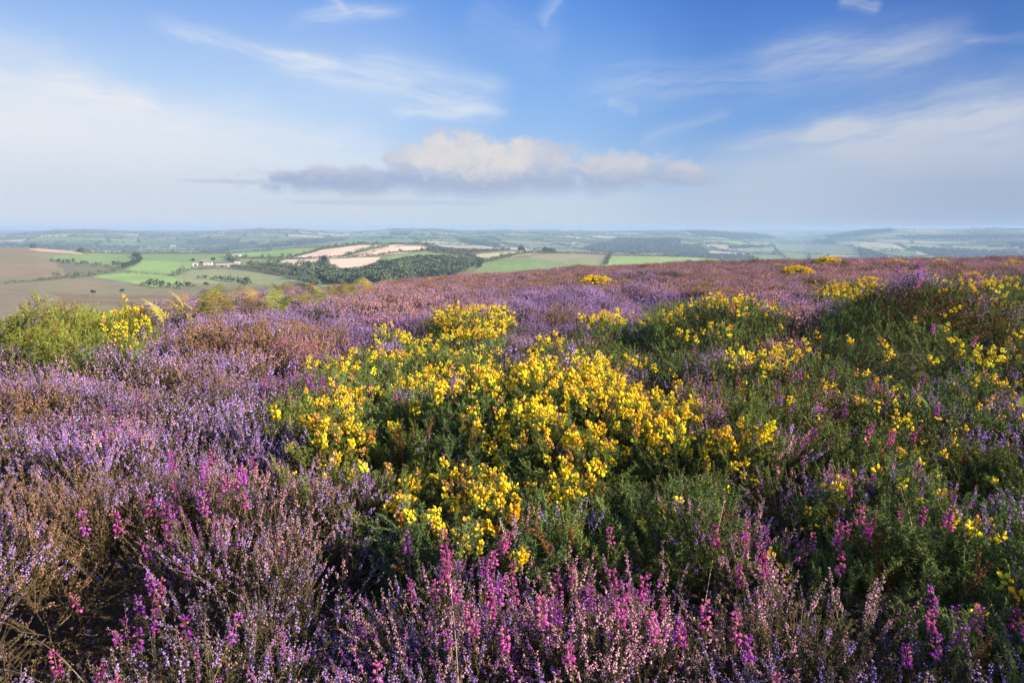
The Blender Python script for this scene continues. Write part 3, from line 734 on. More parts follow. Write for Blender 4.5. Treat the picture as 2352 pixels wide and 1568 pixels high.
# (traced x, y of the middle, half width px, depth/width, height m)
MOUNDS = [(1180, 1010, 330, .75, .26), (1330, 930, 180, .6, .06), (1195, 905, 45, .9, .10), (620, 1170, 170, .8, .16), (250, 1290, 130, 1., -.22), (500, 1060, 160, .6, -.12), (200, 1480, 260, .8, -.14), (650, 1430, 120, 1, -.08), (90, 1130, 170, .8, .05), (120, 1330, 120, 1, -.06), (820, 1290, 70, 1., -.12),
          (2130, 775, 260, .8, .50), (1960, 700, 90, .7, .05), (2300, 690, 120, .8, .12), (1650, 775, 190, .7, .36), (1860, 770, 50, .8, .12), (1090, 775, 110, .8, .24), (1290, 750, 50, .8, .17), (1400, 760, 60, .8, .08),
          (600, 800, 170, .6, .2), (150, 845, 170, .6, .18), (150, 785, 160, .5, .34), (40, 800, 100, .6, .2), (290, 775, 55, .8, .28), (940, 700, 200, .5, .06), (1750, 1060, 150, .8, .05), (2000, 1000, 250, .7, .06), (1900, 1180, 200, .6, -.05),
          (1550, 880, 150, .6, -.12), (1000, 830, 250, .5, .03), (1750, 880, 120, .7, .08), (80, 930, 130, .6, .08), (1650, 1290, 150, .6, .04), (2050, 1290, 120, .7, .06), (2300, 1500, 200, 1, -.08),
          (1900, 625, 120, .5, .25), (1500, 640, 200, .5, .2), (2100, 625, 150, .5, .3), (2050, 860, 120, .6, -.15)]
MW = []
for px, py, hw, dr, hh in MOUNDS:
    c, r = basehit(px, py); wx = hw * S / FPX * r; MW.append((c[0], c[1], wx * .75, max(wx * dr, .12) , hh))
OFFM = [(1.55, .75, .45, .5, .30), (2.1, 1.25, .5, .4, .30)]  # unseen mounds added right of the frame to throw shade into the foreground
def domes(x, y, size, seed):
    """rounded plant clumps: 1 at a clump's middle, 0 in the gaps between clumps"""
    X0, Y0 = x / size, y / size; ix, iy = np.floor(X0), np.floor(Y0); best = np.full(np.shape(x), 9.)
    for ox in (-1, 0, 1):
        for oy in (-1, 0, 1):
            jx_ = ix + ox + .15 + .7 * _h(ix + ox, iy + oy, seed); jy_ = iy + oy + .15 + .7 * _h(ix + ox, iy + oy, seed + 1)
            best = np.minimum(best, (X0 - jx_) ** 2 + (Y0 - jy_) ** 2)
    return np.clip(1 - best / .55, 0, 1) ** .8
def clump_id(x, y, size, seed):
    X0, Y0 = x / size, y / size; ix, iy = np.floor(X0), np.floor(Y0); best = np.full(np.shape(x), 9.); v = np.zeros(np.shape(x))
    for ox in (-1, 0, 1):
        for oy in (-1, 0, 1):
            a, b = ix + ox, iy + oy; d = (X0 - (a + .15 + .7 * _h(a, b, seed))) ** 2 + (Y0 - (b + .15 + .7 * _h(a, b, seed + 1))) ** 2
            k = d < best; best = np.where(k, d, best); v = np.where(k, _h(a, b, seed + 9), v)
    return v
def canopy(x, y):
    r = np.hypot(x, y); z = moor(x, y) + CH
    z = z + .10 * (fbm(x / 1.2, y / 1.2, 51, 2) - .5) + .06 * (vn(x / .35, y / .35, 53) - .5)
    z = z + .17 * (domes(x, y, .42, 57) - .6) + .24 * sm(r, 2, 9) * (domes(x, y, 1.1, 59) - .6)
    z = z + .20 * sm(r, 18, 45) * (domes(x, y, 2.8, 64) - .6)
    z = z + .5 * sm(r, 9, 40) * (fbm(x / 4.5, y / 4.5, 55, 3) - .5) 
    for cx, cy2, sx, sy, hh in MW: z = z + hh * np.exp(-(((x - cx) / sx) ** 2 + ((y - cy2) / sy) ** 2))
    for cx, cy2, sx, sy, hh in OFFM: z = z + hh * np.exp(-(((x - cx) / sx) ** 2 + ((y - cy2) / sy) ** 2))
    return z

def ell(PXp, PYp, lst, soft=.35):
    """largest soft ellipse weight; list rows (cx, cy, rx, ry, weight)"""
    o = np.zeros(len(PXp))
    for cx, cy2, rx, ry, w in lst:
        d = np.hypot((PXp - cx) / rx, (PYp - cy2) / ry); o = np.maximum(o, w * (1 - sm(d, 1 - soft, 1 + soft)))
    return o
GORSE = [(740, 1070, 120, 60, .6), (1190, 1000, 500, 190, .74), (1060, 1180, 270, 110, .72), (700, 950, 90, 60, .8), (850, 845, 170, 45, .85), (1000, 800, 190, 30, .6), (1085, 748, 105, 45, .97), (900, 780, 60, 20, .6), (1390, 742, 55, 18, .9),
         (1640, 735, 180, 55, .85), (1470, 800, 160, 55, .85), (1280, 800, 80, 18, .7), (1750, 850, 130, 70, .75), (1950, 670, 90, 25, .9), (2110, 760, 260, 90, .96), (2260, 670, 140, 60, .85), (2300, 820, 150, 120, .75),
         (2000, 870, 230, 90, .8), (1850, 990, 250, 130, .62), (2200, 1020, 260, 150, .60), (1500, 1180, 190, 110, .75), (1700, 1050, 110, 80, .8), (2080, 1180, 300, 90, .62), (2300, 1350, 180, 250, .58),
         (1900, 1280, 260, 80, .4), (1430, 1230, 130, 70, .6), (2050, 1450, 300, 130, .35), (120, 735, 175, 88, 1.), (285, 745, 70, 60, .95), (1540, 930, 100, 60, .5)]
YELLOW = [(1190, 880, 330, 60, .75), (1300, 960, 320, 100, 1.1), (1230, 900, 220, 80, 1.), (1080, 1100, 130, 130, 1.0), (1100, 1240, 130, 70, 1.1), (1320, 1090, 80, 60, 1.), (1230, 1160, 60, 50, .5), (900, 950, 190, 100, .5), (880, 1100, 160, 110, .45),
          (650, 1010, 110, 60, .38), (860, 820, 200, 40, .30), (1085, 740, 105, 40, .75), (900, 780, 60, 20, .5), (1390, 738, 55, 14, .75), (1720, 695, 110, 30, .55), (1620, 740, 120, 40, .30), (1750, 820, 100, 40, .6), (1960, 668, 80, 18, .7),
          (1480, 900, 130, 40, .5), (1690, 1030, 90, 50, .85), (1580, 1000, 80, 60, .4), (2250, 650, 120, 30, .4), (1930, 800, 120, 25, .42), (2000, 1000, 420, 230, .11), (2280, 780, 140, 110, .2), (1900, 1200, 400, 200, .13), (2250, 1350, 150, 250, .22), (1190, 830, 60, 25, .9), (290, 745, 60, 40, .35), (1280, 795, 60, 10, .5), (760, 1060, 170, 80, .5), (640, 1090, 90, 40, .4), (500, 1300, 3, 3, .0)]
BROWN = [(600, 775, 200, 45, .95), (430, 790, 90, 30, .6), (60, 915, 130, 40, .9), (60, 1070, 230, 60, .55), (140, 1200, 130, 90, 1.), (300, 1130, 240, 70, .5), (1290, 718, 60, 22, .95), (1200, 650, 300, 20, .5), (850, 700, 120, 30, .3), (1750, 650, 250, 30, .5),
         (650, 1120, 130, 60, .35), (1560, 960, 110, 80, .6), (1550, 1060, 110, 80, .6), (2150, 680, 120, 25, .5), (1800, 1380, 250, 120, .35), (200, 1340, 200, 80, .4), (1230, 790, 120, 30, .4), (400, 860, 180, 25, .4), (2000, 1500, 400, 120, .4), (100, 1500, 250, 120, .5), (1800, 735, 60, 40, .25)]
PINK = [(1840, 740, 55, 55, 1.), (1750, 790, 90, 50, .8), (940, 690, 190, 35, .7), (100, 820, 140, 40, .5), (650, 1120, 130, 90, .75), (720, 1180, 90, 80, .5), (1600, 1000, 160, 130, .8), (1720, 1200, 170, 100, .85), (1050, 1300, 160, 80, .5), (1500, 1400, 450, 170, .9), (2100, 1290, 150, 60, .9), (1000, 1480, 250, 100, .6), (1850, 1000, 300, 200, .5), (1350, 1330, 200, 80, .2), (620, 790, 160, 30, .4), (1800, 660, 400, 30, .45), (300, 960, 180, 40, .4), (2100, 615, 300, 15, .5)]
MAGEN = [(430, 1170, 100, 60, .9), (310, 1260, 130, 80, .9), (250, 1350, 140, 60, .8), (200, 960, 150, 40, .35), (500, 1230, 90, 60, .3), (720, 885, 90, 45, .6), (660, 790, 120, 14, .4), (1130, 930, 60, 50, .5), (980, 985, 70, 40, .4), (1000, 1420, 330, 140, .40), (1350, 1420, 330, 140, .45), (1680, 1330, 130, 100, .25), (1960, 960, 170, 100, .5), (2040, 1190, 160, 70, .5), (2200, 1150, 150, 90, .3),
         (2110, 770, 120, 40, .35), (1400, 790, 120, 40, .25), (1600, 820, 90, 60, .1), (1900, 1290, 120, 60, .3), (600, 1500, 300, 80, .15), (1170, 1290, 100, 40, .6), (2150, 1480, 200, 120, .12)]

# sparse, mostly out of flower; foliage and flower colours also darkened as painted shade
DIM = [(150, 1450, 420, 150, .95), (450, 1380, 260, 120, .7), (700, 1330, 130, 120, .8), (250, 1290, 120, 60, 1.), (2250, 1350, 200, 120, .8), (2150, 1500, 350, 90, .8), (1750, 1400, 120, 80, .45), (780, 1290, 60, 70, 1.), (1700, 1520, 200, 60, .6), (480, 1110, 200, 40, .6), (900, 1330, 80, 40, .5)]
def place(n_fn, r0, r1, xpad=1.3):
    """jittered points on the moor with the density n_fn(r) per square metre"""
    out = []; r = r0
    while r < r1:
        dr = 0.9 / math.sqrt(n_fn(r)); amax = math.atan2((r * .80 + xpad), r) if r > .5 else 1.2
        m_ = max(1, int(2 * amax * r / dr)); a = (np.arange(m_) + rng.uniform(0, 1, m_)) / m_ * 2 * amax - amax
        q = r + rng.uniform(-.6, .6, m_) * dr; out.append(np.stack([np.sin(a) * q, np.cos(a) * q], -1)); r += dr
    return np.concatenate(out)

def heather_colors(px, py, x, y, r):
    n = len(px); a = fbm(x / .5, y / .5, 61, 3); b = fbm(x / 1.7, y / 1.7, 63, 3); u = rng.random(n)
    far_ = sm(r, 7, 30); i1 = clump_id(x, y, .42, 57); i2 = clump_id(x, y, 1.1, 59)
    a = a * .6 + i1 * .4; b = b * .65 + i2 * .35
    br = np.clip(ell(px, py, BROWN) * 1.1 + (b - .5) * .9 * (1 + far_) + far_ * .16 - .2, 0, 1); pk = np.clip(ell(px, py, PINK) + (a - .5) * .9 + far_ * .25, 0, 1); mg = ell(px, py, MAGEN)
    li = np.array((0.58, 0.43, 0.88)); pi_ = np.array((0.78, 0.50, 0.60)); brn = np.array((0.50, 0.33, 0.20)); mag = np.array((0.50, 0.13, 0.62)); vio = np.array((0.36, 0.20, 0.72))
    dusty = np.array((0.52, 0.35, 0.48))
    c = li + (vio - li) * (sm(fbm(x / .8, y / .8, 71, 2), .5, .75))[:, None] * .7
    c = c + (dusty - c) * (far_ * .75)[:, None]
    c = c + (pi_ - c) * (pk > u)[:, None] * .9
    u2 = rng.random(n); c = c + (brn - c) * ((br * .95 > u2)[:, None] * .92)
    u3 = rng.random(n); c = c + (mag - c) * ((mg * .8 > u3)[:, None] * .9)
    c = c * (rng.uniform(.8, 1.2, n) * (.8 + .4 * i1))[:, None]
    g = np.array((0.12, 0.145, 0.07)) + (np.array((0.23, 0.16, 0.075)) - np.array((0.12, 0.145, 0.07))) * np.clip(br + .2 * u, 0, 1)[:, None]
    g = g * rng.uniform(.7, 1.3, n)[:, None]
    dk = ell(px, py, DIM) * (1 - ell(px, py, [(330, 1250, 170, 110, 1.), (430, 1170, 90, 60, 1.)])); g = g * (1 - .5 * dk)[:, None]; c = c * (1 - .3 * dk)[:, None]  # shade painted into leaf and flower colours
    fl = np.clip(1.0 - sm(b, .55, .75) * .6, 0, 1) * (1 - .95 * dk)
    return c, g, fl, br
def gorse_colors(px, py, n, dark=0):
    g = np.array((0.185, 0.265, 0.08)) * rng.uniform(.6, 1.35, n)[:, None]
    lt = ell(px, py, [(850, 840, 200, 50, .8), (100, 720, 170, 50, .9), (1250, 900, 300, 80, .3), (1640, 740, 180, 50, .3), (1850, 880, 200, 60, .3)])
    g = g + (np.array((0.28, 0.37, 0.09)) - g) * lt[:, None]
    return g

# ------------------------------------------------------------------ plant prototypes
HM = [MI['hflowercover'], MI['hleafcover'], MI['stemcover']]
HMB = [MI['hflowerbush'], MI['hleafbush'], MI['stembush']]
GMB = [MI['petalbush'], MI['spinebush'], MI['stembush'], None]
m = newmat('gorse_calyx'); v = attr('var', 'GEOMETRY', 2)
M_CALYX = finish(m, xmix(v, (0.34, 0.15, 0.045), (0.60, 0.30, 0.08)), .7, .3)
GMB[3] = M_CALYX; GMC = [MI['petalcover'], MI['spinecover'], MI['stemcover'], M_CALYX]
spray_f = [heather_spray(0, 1.0, rng.integers(7, 11), rng.uniform(.26, .32)) for _ in range(6)] + [heather_spray(0, .45, 8, .28) for _ in range(2)] + [heather_spray(0, .0, 8, .25)]
spray_m = [heather_spray(1, 1.0, 8, rng.uniform(.26, .32)) for _ in range(5)] + [heather_spray(1, .5, 8, .28), heather_spray(1, .0, 8, .25)]
tufts = [heather_tuft(1.0) for _ in range(4)] + [heather_tuft(.5), heather_tuft(0.1)]
shoots0 = [gorse_shoot(0, rng.uniform(.10, .15)) for _ in range(8)]
shoots1 = [gorse_shoot(1, rng.uniform(.09, .13)) for _ in range(5)]
heads0 = [gorse_flowers(int(n), 0, L) for n, L in ((5, .03), (8, .04), (11, .05), (14, .06), (17, .075), (3, .02))]
heads1 = [gorse_flowers(int(n), 1, L) for n, L in ((6, .04), (10, .06), (13, .07))]
C_SF = proto_col('heather_spray', spray_f, HM); C_SM = proto_col('heather_sprig', spray_m, HM); C_TF = proto_col('heather_tuft', tufts, HM)
C_HD = proto_col('gorse_flower_head', heads0, GMC)
SCOL = np.array((0.10, 0.075, 0.055))

def kinds(n_fn, r0, r1):
    P = place(n_fn, r0, r1); x, y = P[:, 0], P[:, 1]; z = canopy(x, y); r = np.hypot(x, y)
    px, py = project(np.stack([x, y, z], -1)); return x, y, z, r, px, py
def gprob(px, py, x, y):
    g = ell(px, py, GORSE); cl = fbm(x / .22, y / .22, 81, 2) * .5 + fbm(x / .6, y / .6, 83, 2) * .5
    return g, sm(g * 1.15 - (cl - .5) * 1.5, .40, .62)

# ------------------------------------------------------------------ gorse
GSEED = [
 (1200, 880, 'broad golden crown of the large gorse bush at the centre'), (1420, 960, 'dense yellow gorse right of the tallest central flower spike'),
 (1090, 1090, 'yellow gorse sloping down the front of the central bush'), (1110, 1240, 'lowest yellow gorse just above the magenta bell heather'),
 (1320, 1110, 'small gorse with one big round yellow flower head'), (890, 960, 'gorse with scattered yellow blooms left of the central bush'),
 (880, 1110, 'dark green gorse with sparse yellow flowers at front left of the bush'), (660, 1010, 'leftmost yellow sprigs of gorse beside the purple heather'),
 (700, 930, 'flowerless grey green gorse reaching left into the heather'), (850, 840, 'pale green gorse tips behind the central bush'),
 (1010, 800, 'low gorse dotted yellow behind the pale green gorse tips'), (1085, 750, 'round yellow topped gorse mound in the middle of the heather'),
 (900, 775, 'small gorse patch left of the round yellow mound'), (1390, 745, 'small flat yellow gorse right of the tan heather tuft'),
 (1720, 710, 'gorse mound crowned with yellow left of the pink heather'), (1560, 760, 'green shoulder of gorse with few flowers on the left of the crowned mound'),
 (1450, 820, 'low dark green gorse in the hollow behind the central bush'), (1700, 850, 'orange yellow gorse between lilac heather and green shoots'),
 (1960, 670, 'bright yellow ridge of gorse on top of the dark mound'), (2000, 780, 'dark green shaded face of the big gorse mound at right'),
 (2180, 740, 'upper right part of the dark gorse mound with rusty tips'), (2280, 660, 'gorse along the skyline at the right edge'), (2290, 820, 'gorse with scattered yellow blooms by the right edge'),
 (1920, 850, 'row of upright gorse shoots with yellow tips below the dark mound'), (1800, 980, 'spiky green gorse right of the central bush'), (2050, 950, 'green gorse surrounding the small fern'),
 (2240, 1020, 'dark gorse below the fern at the right edge'), (1690, 1050, 'yellow gorse cluster at the right foot of the central bush'), (1500, 1180, 'grey green spiny gorse below the tan heather'),
 (1850, 1130, 'gorse with single yellow flowers above the lilac heather at right'), (2080, 1170, 'gorse beside the tall magenta spikes at right'), (2280, 1220, 'dark shaded gorse at far right middle'),
 (2320, 1380, 'gorse with orange flower heads at the lower right edge'), (2150, 1440, 'gorse shoot with drooping yellow flowers at lower right'), (2020, 1500, 'shaded gorse at the bottom right'),
 (1430, 1250, 'short gorse shoots just above the pink heather at bottom'), (1850, 1300, 'sparse gorse sprigs in the lilac heather at right'),
 (90, 745, 'large rounded bright green gorse bush on the left skyline'), (290, 750, 'yellow flowered gorse beside the green bush on the left'), (1280, 805, 'little yellow gorse just behind the top of the central bush'), (1540, 930, 'gorse at the right shoulder of the central bush')]
GW = np.array([(*basehit(a, b)[0], basehit(a, b)[1]) for a, b, _ in GSEED])
nf = lambda r: 520.0 if r < 3 else 520.0 * (3 / r) ** 1.1
x, y, z, r, px, py = kinds(nf, .8, 19)
g, pg = gprob(px, py, x, y)
keep = rng.random(len(x)) < pg
edge = (g > .3); keep &= edge
x, y, z, r, px, py = (v[keep] for v in (x, y, z, r, px, py))
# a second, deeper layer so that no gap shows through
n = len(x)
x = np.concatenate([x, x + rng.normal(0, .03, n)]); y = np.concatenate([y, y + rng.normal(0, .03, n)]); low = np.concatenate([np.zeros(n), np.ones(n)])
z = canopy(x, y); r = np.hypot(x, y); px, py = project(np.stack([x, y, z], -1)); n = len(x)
e = .03; nx = -(canopy(x + e, y) - z) / e; ny = -(canopy(x, y + e) - z) / e; st = np.hypot(nx, ny)
tall = sm(vn(x / .11, y / .11, 91), .5, .95)
zz = z - .105 + rng.normal(0, .016, n) + .085 * tall - low * rng.uniform(.05, .12, n)
ax = nx * .7 + rng.normal(0, .36, n); ay = ny * .7 + rng.normal(0, .36, n)
rot = np.stack([-ay.clip(-1, 1), ax.clip(-1, 1), rng.uniform(0, 6.28, n)], -1)
scl = rng.uniform(.85, 1.2, n) * (1 + .25 * sm(r, 4, 12))
zz = zz - (scl - 1) * .10
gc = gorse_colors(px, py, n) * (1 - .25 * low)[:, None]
rust = ell(px, py, [(2150, 690, 120, 35, .5), (100, 700, 90, 20, .2), (2300, 760, 100, 60, .3), (1750, 900, 200, 60, .15)]) > rng.random(n)
rust |= rng.random(n) < .05
gc[rust] = np.array((0.24, 0.13, 0.05))
wob = .25 * r * .3
owner = np.argmin(((x[:, None] - GW[None, :, 0]) ** 2 + (y[:, None] - GW[None, :, 1]) ** 2) / (GW[None, :, 2] ** 2), 1)
ot = np.random.default_rng(5).uniform(-1, 1, (len(GSEED), 2)); tint = np.stack([1 + .22 * ot[:, 0] + .1 * ot[:, 1], 1 + .14 * ot[:, 0], 1 - .25 * ot[:, 1]], -1)
ci_ = clump_id(x, y, .42, 57); gc = gc * tint[owner] * (.8 + .45 * ci_)[:, None]
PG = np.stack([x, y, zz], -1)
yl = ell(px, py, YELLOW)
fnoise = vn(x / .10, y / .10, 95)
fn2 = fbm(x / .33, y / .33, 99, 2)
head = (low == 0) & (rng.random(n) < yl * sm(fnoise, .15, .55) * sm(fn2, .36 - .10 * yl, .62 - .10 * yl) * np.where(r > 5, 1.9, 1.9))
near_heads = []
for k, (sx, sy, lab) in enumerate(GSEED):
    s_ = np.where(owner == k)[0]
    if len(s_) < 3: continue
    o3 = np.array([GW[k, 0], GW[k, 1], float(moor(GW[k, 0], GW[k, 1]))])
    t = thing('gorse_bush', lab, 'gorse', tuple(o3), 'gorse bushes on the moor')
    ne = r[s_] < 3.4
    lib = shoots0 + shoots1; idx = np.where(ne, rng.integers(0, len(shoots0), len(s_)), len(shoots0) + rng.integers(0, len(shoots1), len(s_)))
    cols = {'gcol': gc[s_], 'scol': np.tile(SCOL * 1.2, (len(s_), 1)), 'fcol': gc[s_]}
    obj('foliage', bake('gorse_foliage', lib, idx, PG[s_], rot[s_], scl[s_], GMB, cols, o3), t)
    h_ = s_[head[s_]]
    if not len(h_): continue
    hp = PG[h_] + np.array([0, 0, .075]) * scl[h_][:, None]; hs = scl[h_] * rng.uniform(.6, 1.15, len(h_)); hr = rot[h_] * np.array([.8, .8, 1])
    yc = np.array((0.92, 0.76, 0.035)) + rng.normal(0, 1, (len(h_), 1)) * np.array((.02, .09, .005)); yc = yc.clip(.005, .95); old = rng.random(len(h_)) < .10; yc[old] = np.array((0.62, 0.36, 0.10))
    farh = GW[k, 2] > 4.2
    if not farh:
        order = np.argsort(r[h_]); ind, rest = order[:100], order[100:]
        for i in ind:
            j = rng.choice(len(heads0), p=[.16, .2, .22, .2, .12, .10]) if yl[h_[i]] > .22 else rng.choice([0, 5, 5, 1])
            f = bpy.data.objects.new('flower_head', bpy.data.objects['gorse_flower_head_%02d' % j].data); root_col.objects.link(f); f.parent = t
            f.location = tuple(hp[i] - o3); f.rotation_euler = tuple(hr[i]); f.scale = (float(hs[i]),) * 3
            f['fcol'] = [float(q) for q in yc[i]]; f['gcol'] = [float(q) for q in gc[h_[i]]]; f['scol'] = [.1, .08, .05]
    else: rest = np.arange(len(h_))
    if len(rest):
        jj = rng.integers(0, len(heads1), len(rest)); L1 = heads1 if farh else [heads0[1], heads0[2], heads0[3]]
        cols = {'gcol': gc[h_[rest]], 'scol': np.tile(SCOL, (len(rest), 1)), 'fcol': yc[rest]}
        b = obj('blossom', bake('gorse_blossom', L1, jj, hp[rest], hr[rest], hs[rest], GMB, cols, o3), t); b['kind'] = 'stuff'

# ------------------------------------------------------------------ heather
def heather_points(n_fn, r0, r1):
    x, y, z, r, px, py = kinds(n_fn, r0, r1); g, pg = gprob(px, py, x, y)
    k = (rng.random(len(x)) > np.where(g > .88, 1., pg * .93)); k |= (g < .25)
    x, y, z, r, px, py = (v[k] for v in (x, y, z, r, px, py)); n = len(x)
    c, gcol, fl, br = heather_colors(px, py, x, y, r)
    e = .04; nx = -(canopy(x + e, y) - z) / e; ny = -(canopy(x, y + e) - z) / e
    rot = np.stack([-(ny * .75 + rng.normal(0, .22, n)).clip(-1.1, 1.1), (nx * .75 + rng.normal(0, .22, n)).clip(-1.1, 1.1), rng.uniform(0, 6.28, n)], -1)
    return x, y, z, r, px, py, c, gcol, fl, br, rot, n, g
HSEED = [(150, 1200, .30, 'dead rust brown heather clump at the lower left'), (440, 1180, .22, 'purple heather on the crest left of the pink tipped heather'), (300, 1290, .2, 'windblown purple heather leaning into the dark hollow at left'),
 (640, 1110, .3, 'pale pink heather mound left of the central gorse'), (720, 1200, .25, 'faded pink heather on the shaded side of the heather mound'), (250, 1400, .25, 'dark heather with violet flowers behind the arching grass'),
 (450, 1380, .25, 'shaded heather with scattered violet flowers right of the grass stems'), (620, 1350, .25, 'deep shaded heather below the faded pink mound'), (100, 1500, .3, 'dark brown heather in the bottom left corner'),
 (380, 1510, .25, 'lilac heather at the bottom below the end of the grass stems'), (650, 1500, .22, 'lilac heather in shade at the bottom left of the magenta spikes'), (970, 1180, .15, 'lavender heather inside the yellow gorse front'),
 (900, 1380, .2, 'grey lilac heather left of the magenta spikes'), (1050, 1330, .2, 'purple heather just under the lowest yellow gorse'), (1250, 1290, .2, 'lavender heather right of the lowest yellow gorse'),
 (1000, 1480, .18, 'mauve heather under the leftmost magenta spikes'), (1180, 1450, .18, 'pink and lilac heather among the magenta spikes'), (1380, 1460, .18, 'pink heather right of the middle magenta spikes'),
 (1580, 1330, .2, 'tall pink heather in warm light right of the magenta spikes'), (1600, 1480, .2, 'pink and green heather at the bottom right of centre'), (1720, 1200, .25, 'pale pink heather below the yellow gorse cluster'),
 (1780, 1390, .2, 'dull rosy heather left of the drooping gorse flowers'), (1900, 1480, .2, 'brownish heather at the bottom right'), (2080, 1290, .22, 'white pink heather heads catching the light at right'),
 (2170, 1400, .18, 'rounded lilac heather by the lower right gorse'), (2270, 1330, .25, 'shaded grey heather by the right edge'), (1570, 1030, .3, 'tan pink heather at the right flank of the central gorse'),
 (1130, 950, .14, 'magenta tinted heather poking out of the central gorse'), (980, 990, .14, 'pink heather at the left of the golden gorse crown'), (1620, 820, .4, 'bluish lilac heather left of the orange yellow gorse'),
 (1840, 745, .45, 'bright pink heather between two gorse mounds'), (1760, 800, .4, 'pinkish heather spilling down from the crowned gorse mound'), (1290, 725, .45, 'tan topped heather tuft right of the round yellow mound'),
 (600, 770, .8, 'long tan heather bank in front of the bracken'), (100, 825, .6, 'pinkish lilac heather below the green gorse on the left'), (60, 920, .5, 'golden brown heather at the left edge'),
 (750, 880, .35, 'violet heather beside the flowerless gorse'), (1240, 770, .4, 'grey green heather between yellow mound and tan tuft')]
HW = np.array([(*basehit(a, b)[0], w) for a, b, w, _ in HSEED])
nf = lambda r: 330.0 if r < 3.2 else 330.0 * (3.2 / r) ** 1.15
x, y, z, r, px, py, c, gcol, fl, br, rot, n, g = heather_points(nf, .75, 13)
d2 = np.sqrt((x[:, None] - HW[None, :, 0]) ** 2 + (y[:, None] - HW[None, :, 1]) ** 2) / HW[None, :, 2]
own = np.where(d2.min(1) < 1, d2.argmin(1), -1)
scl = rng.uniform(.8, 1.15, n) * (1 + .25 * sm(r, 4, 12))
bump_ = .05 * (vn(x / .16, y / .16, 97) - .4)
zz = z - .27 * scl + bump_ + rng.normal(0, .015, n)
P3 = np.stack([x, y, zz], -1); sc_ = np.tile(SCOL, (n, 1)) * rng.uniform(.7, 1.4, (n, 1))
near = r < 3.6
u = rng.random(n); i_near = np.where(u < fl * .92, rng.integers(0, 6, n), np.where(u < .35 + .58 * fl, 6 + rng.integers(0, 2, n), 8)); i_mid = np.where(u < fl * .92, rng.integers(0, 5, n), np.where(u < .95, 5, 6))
for k, (sx, sy, w, lab) in enumerate(HSEED):
    s_ = np.where(own == k)[0]
    if len(s_) < 3: continue
    o3 = np.array([HW[k, 0], HW[k, 1], float(moor(HW[k, 0], HW[k, 1]))])
    t = thing('heather_plant', lab, 'heather', tuple(o3), 'heather plants on the moor')
    ind = s_[np.argsort(r[s_])][:100] if r[s_].min() < 3.0 else s_[:0]
    rest = np.setdiff1d(s_, ind)
    for i in ind:
        f = bpy.data.objects.new('branch', bpy.data.objects['heather_spray_%02d' % i_near[i]].data if near[i] else bpy.data.objects['heather_sprig_%02d' % i_mid[i]].data)
        root_col.objects.link(f); f.parent = t; f.location = tuple(P3[i] - o3); f.rotation_euler = tuple(rot[i]); f.scale = (float(scl[i]),) * 3
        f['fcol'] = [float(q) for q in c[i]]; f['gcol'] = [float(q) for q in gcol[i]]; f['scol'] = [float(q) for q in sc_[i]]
    if len(rest):
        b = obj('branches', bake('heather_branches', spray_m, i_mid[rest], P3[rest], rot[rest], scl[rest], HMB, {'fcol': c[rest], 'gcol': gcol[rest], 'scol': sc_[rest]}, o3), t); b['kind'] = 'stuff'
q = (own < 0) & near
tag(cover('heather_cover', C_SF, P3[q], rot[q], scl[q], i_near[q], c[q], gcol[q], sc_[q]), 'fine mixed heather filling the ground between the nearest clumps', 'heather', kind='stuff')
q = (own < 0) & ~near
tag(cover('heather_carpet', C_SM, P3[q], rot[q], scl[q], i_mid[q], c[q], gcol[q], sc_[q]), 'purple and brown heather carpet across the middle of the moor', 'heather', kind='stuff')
nf = lambda r: 46.0 if r < 13 else 46.0 * (13 / r) ** 1.15
x, y, z, r, px, py, c, gcol, fl, br, rot, n, g = heather_points(nf, 11, 120)
scl = rng.uniform(.85, 1.25, n) * (1 + .8 * sm(r, 16, 80)); u = rng.random(n)
idx = np.where(u < fl * .75, rng.integers(0, 4, n), np.where(u < .9, 4, 5))
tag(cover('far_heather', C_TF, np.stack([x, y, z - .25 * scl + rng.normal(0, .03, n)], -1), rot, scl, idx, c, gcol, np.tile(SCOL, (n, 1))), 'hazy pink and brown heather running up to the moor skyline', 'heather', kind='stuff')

# small far gorse bushes, each a thing
def small_bush():
    n = 300; a = rng.uniform(0, 6.28, n); q = np.sqrt(rng.random(n)); P = np.stack([np.cos(a) * q * .42, np.sin(a) * q * .42, (1 - q ** 2) * .22], -1)
    rot = np.stack([-P[:, 1] * 1.6 + rng.normal(0, .25, n), P[:, 0] * 1.6 + rng.normal(0, .25, n), a], -1); s_ = rng.uniform(1.2, 1.8, n)
    base = np.array((0.12, 0.19, 0.06)) * rng.uniform(.7, 1.3, n)[:, None]; h = rng.random(n) < .36
    yc = np.array((0.90, 0.70, 0.03)) * rng.uniform(.85, 1.1, n)[:, None]; sc2 = np.tile(SCOL, (n, 1))
    f = bake('far_gorse_foliage', shoots1, rng.integers(0, 5, n), P, rot, s_, GMB, {'gcol': base, 'fcol': yc, 'scol': sc2})
    b = bake('far_gorse_blossom', heads1, rng.integers(0, 3, h.sum()), P[h] + np.array([0, 0, .14]), rot[h] * .8, s_[h] * 1.1, GMB, {'gcol': base[h], 'fcol': yc[h], 'scol': sc2[h]})
    return f, b
SB = [small_bush() for _ in range(3)]
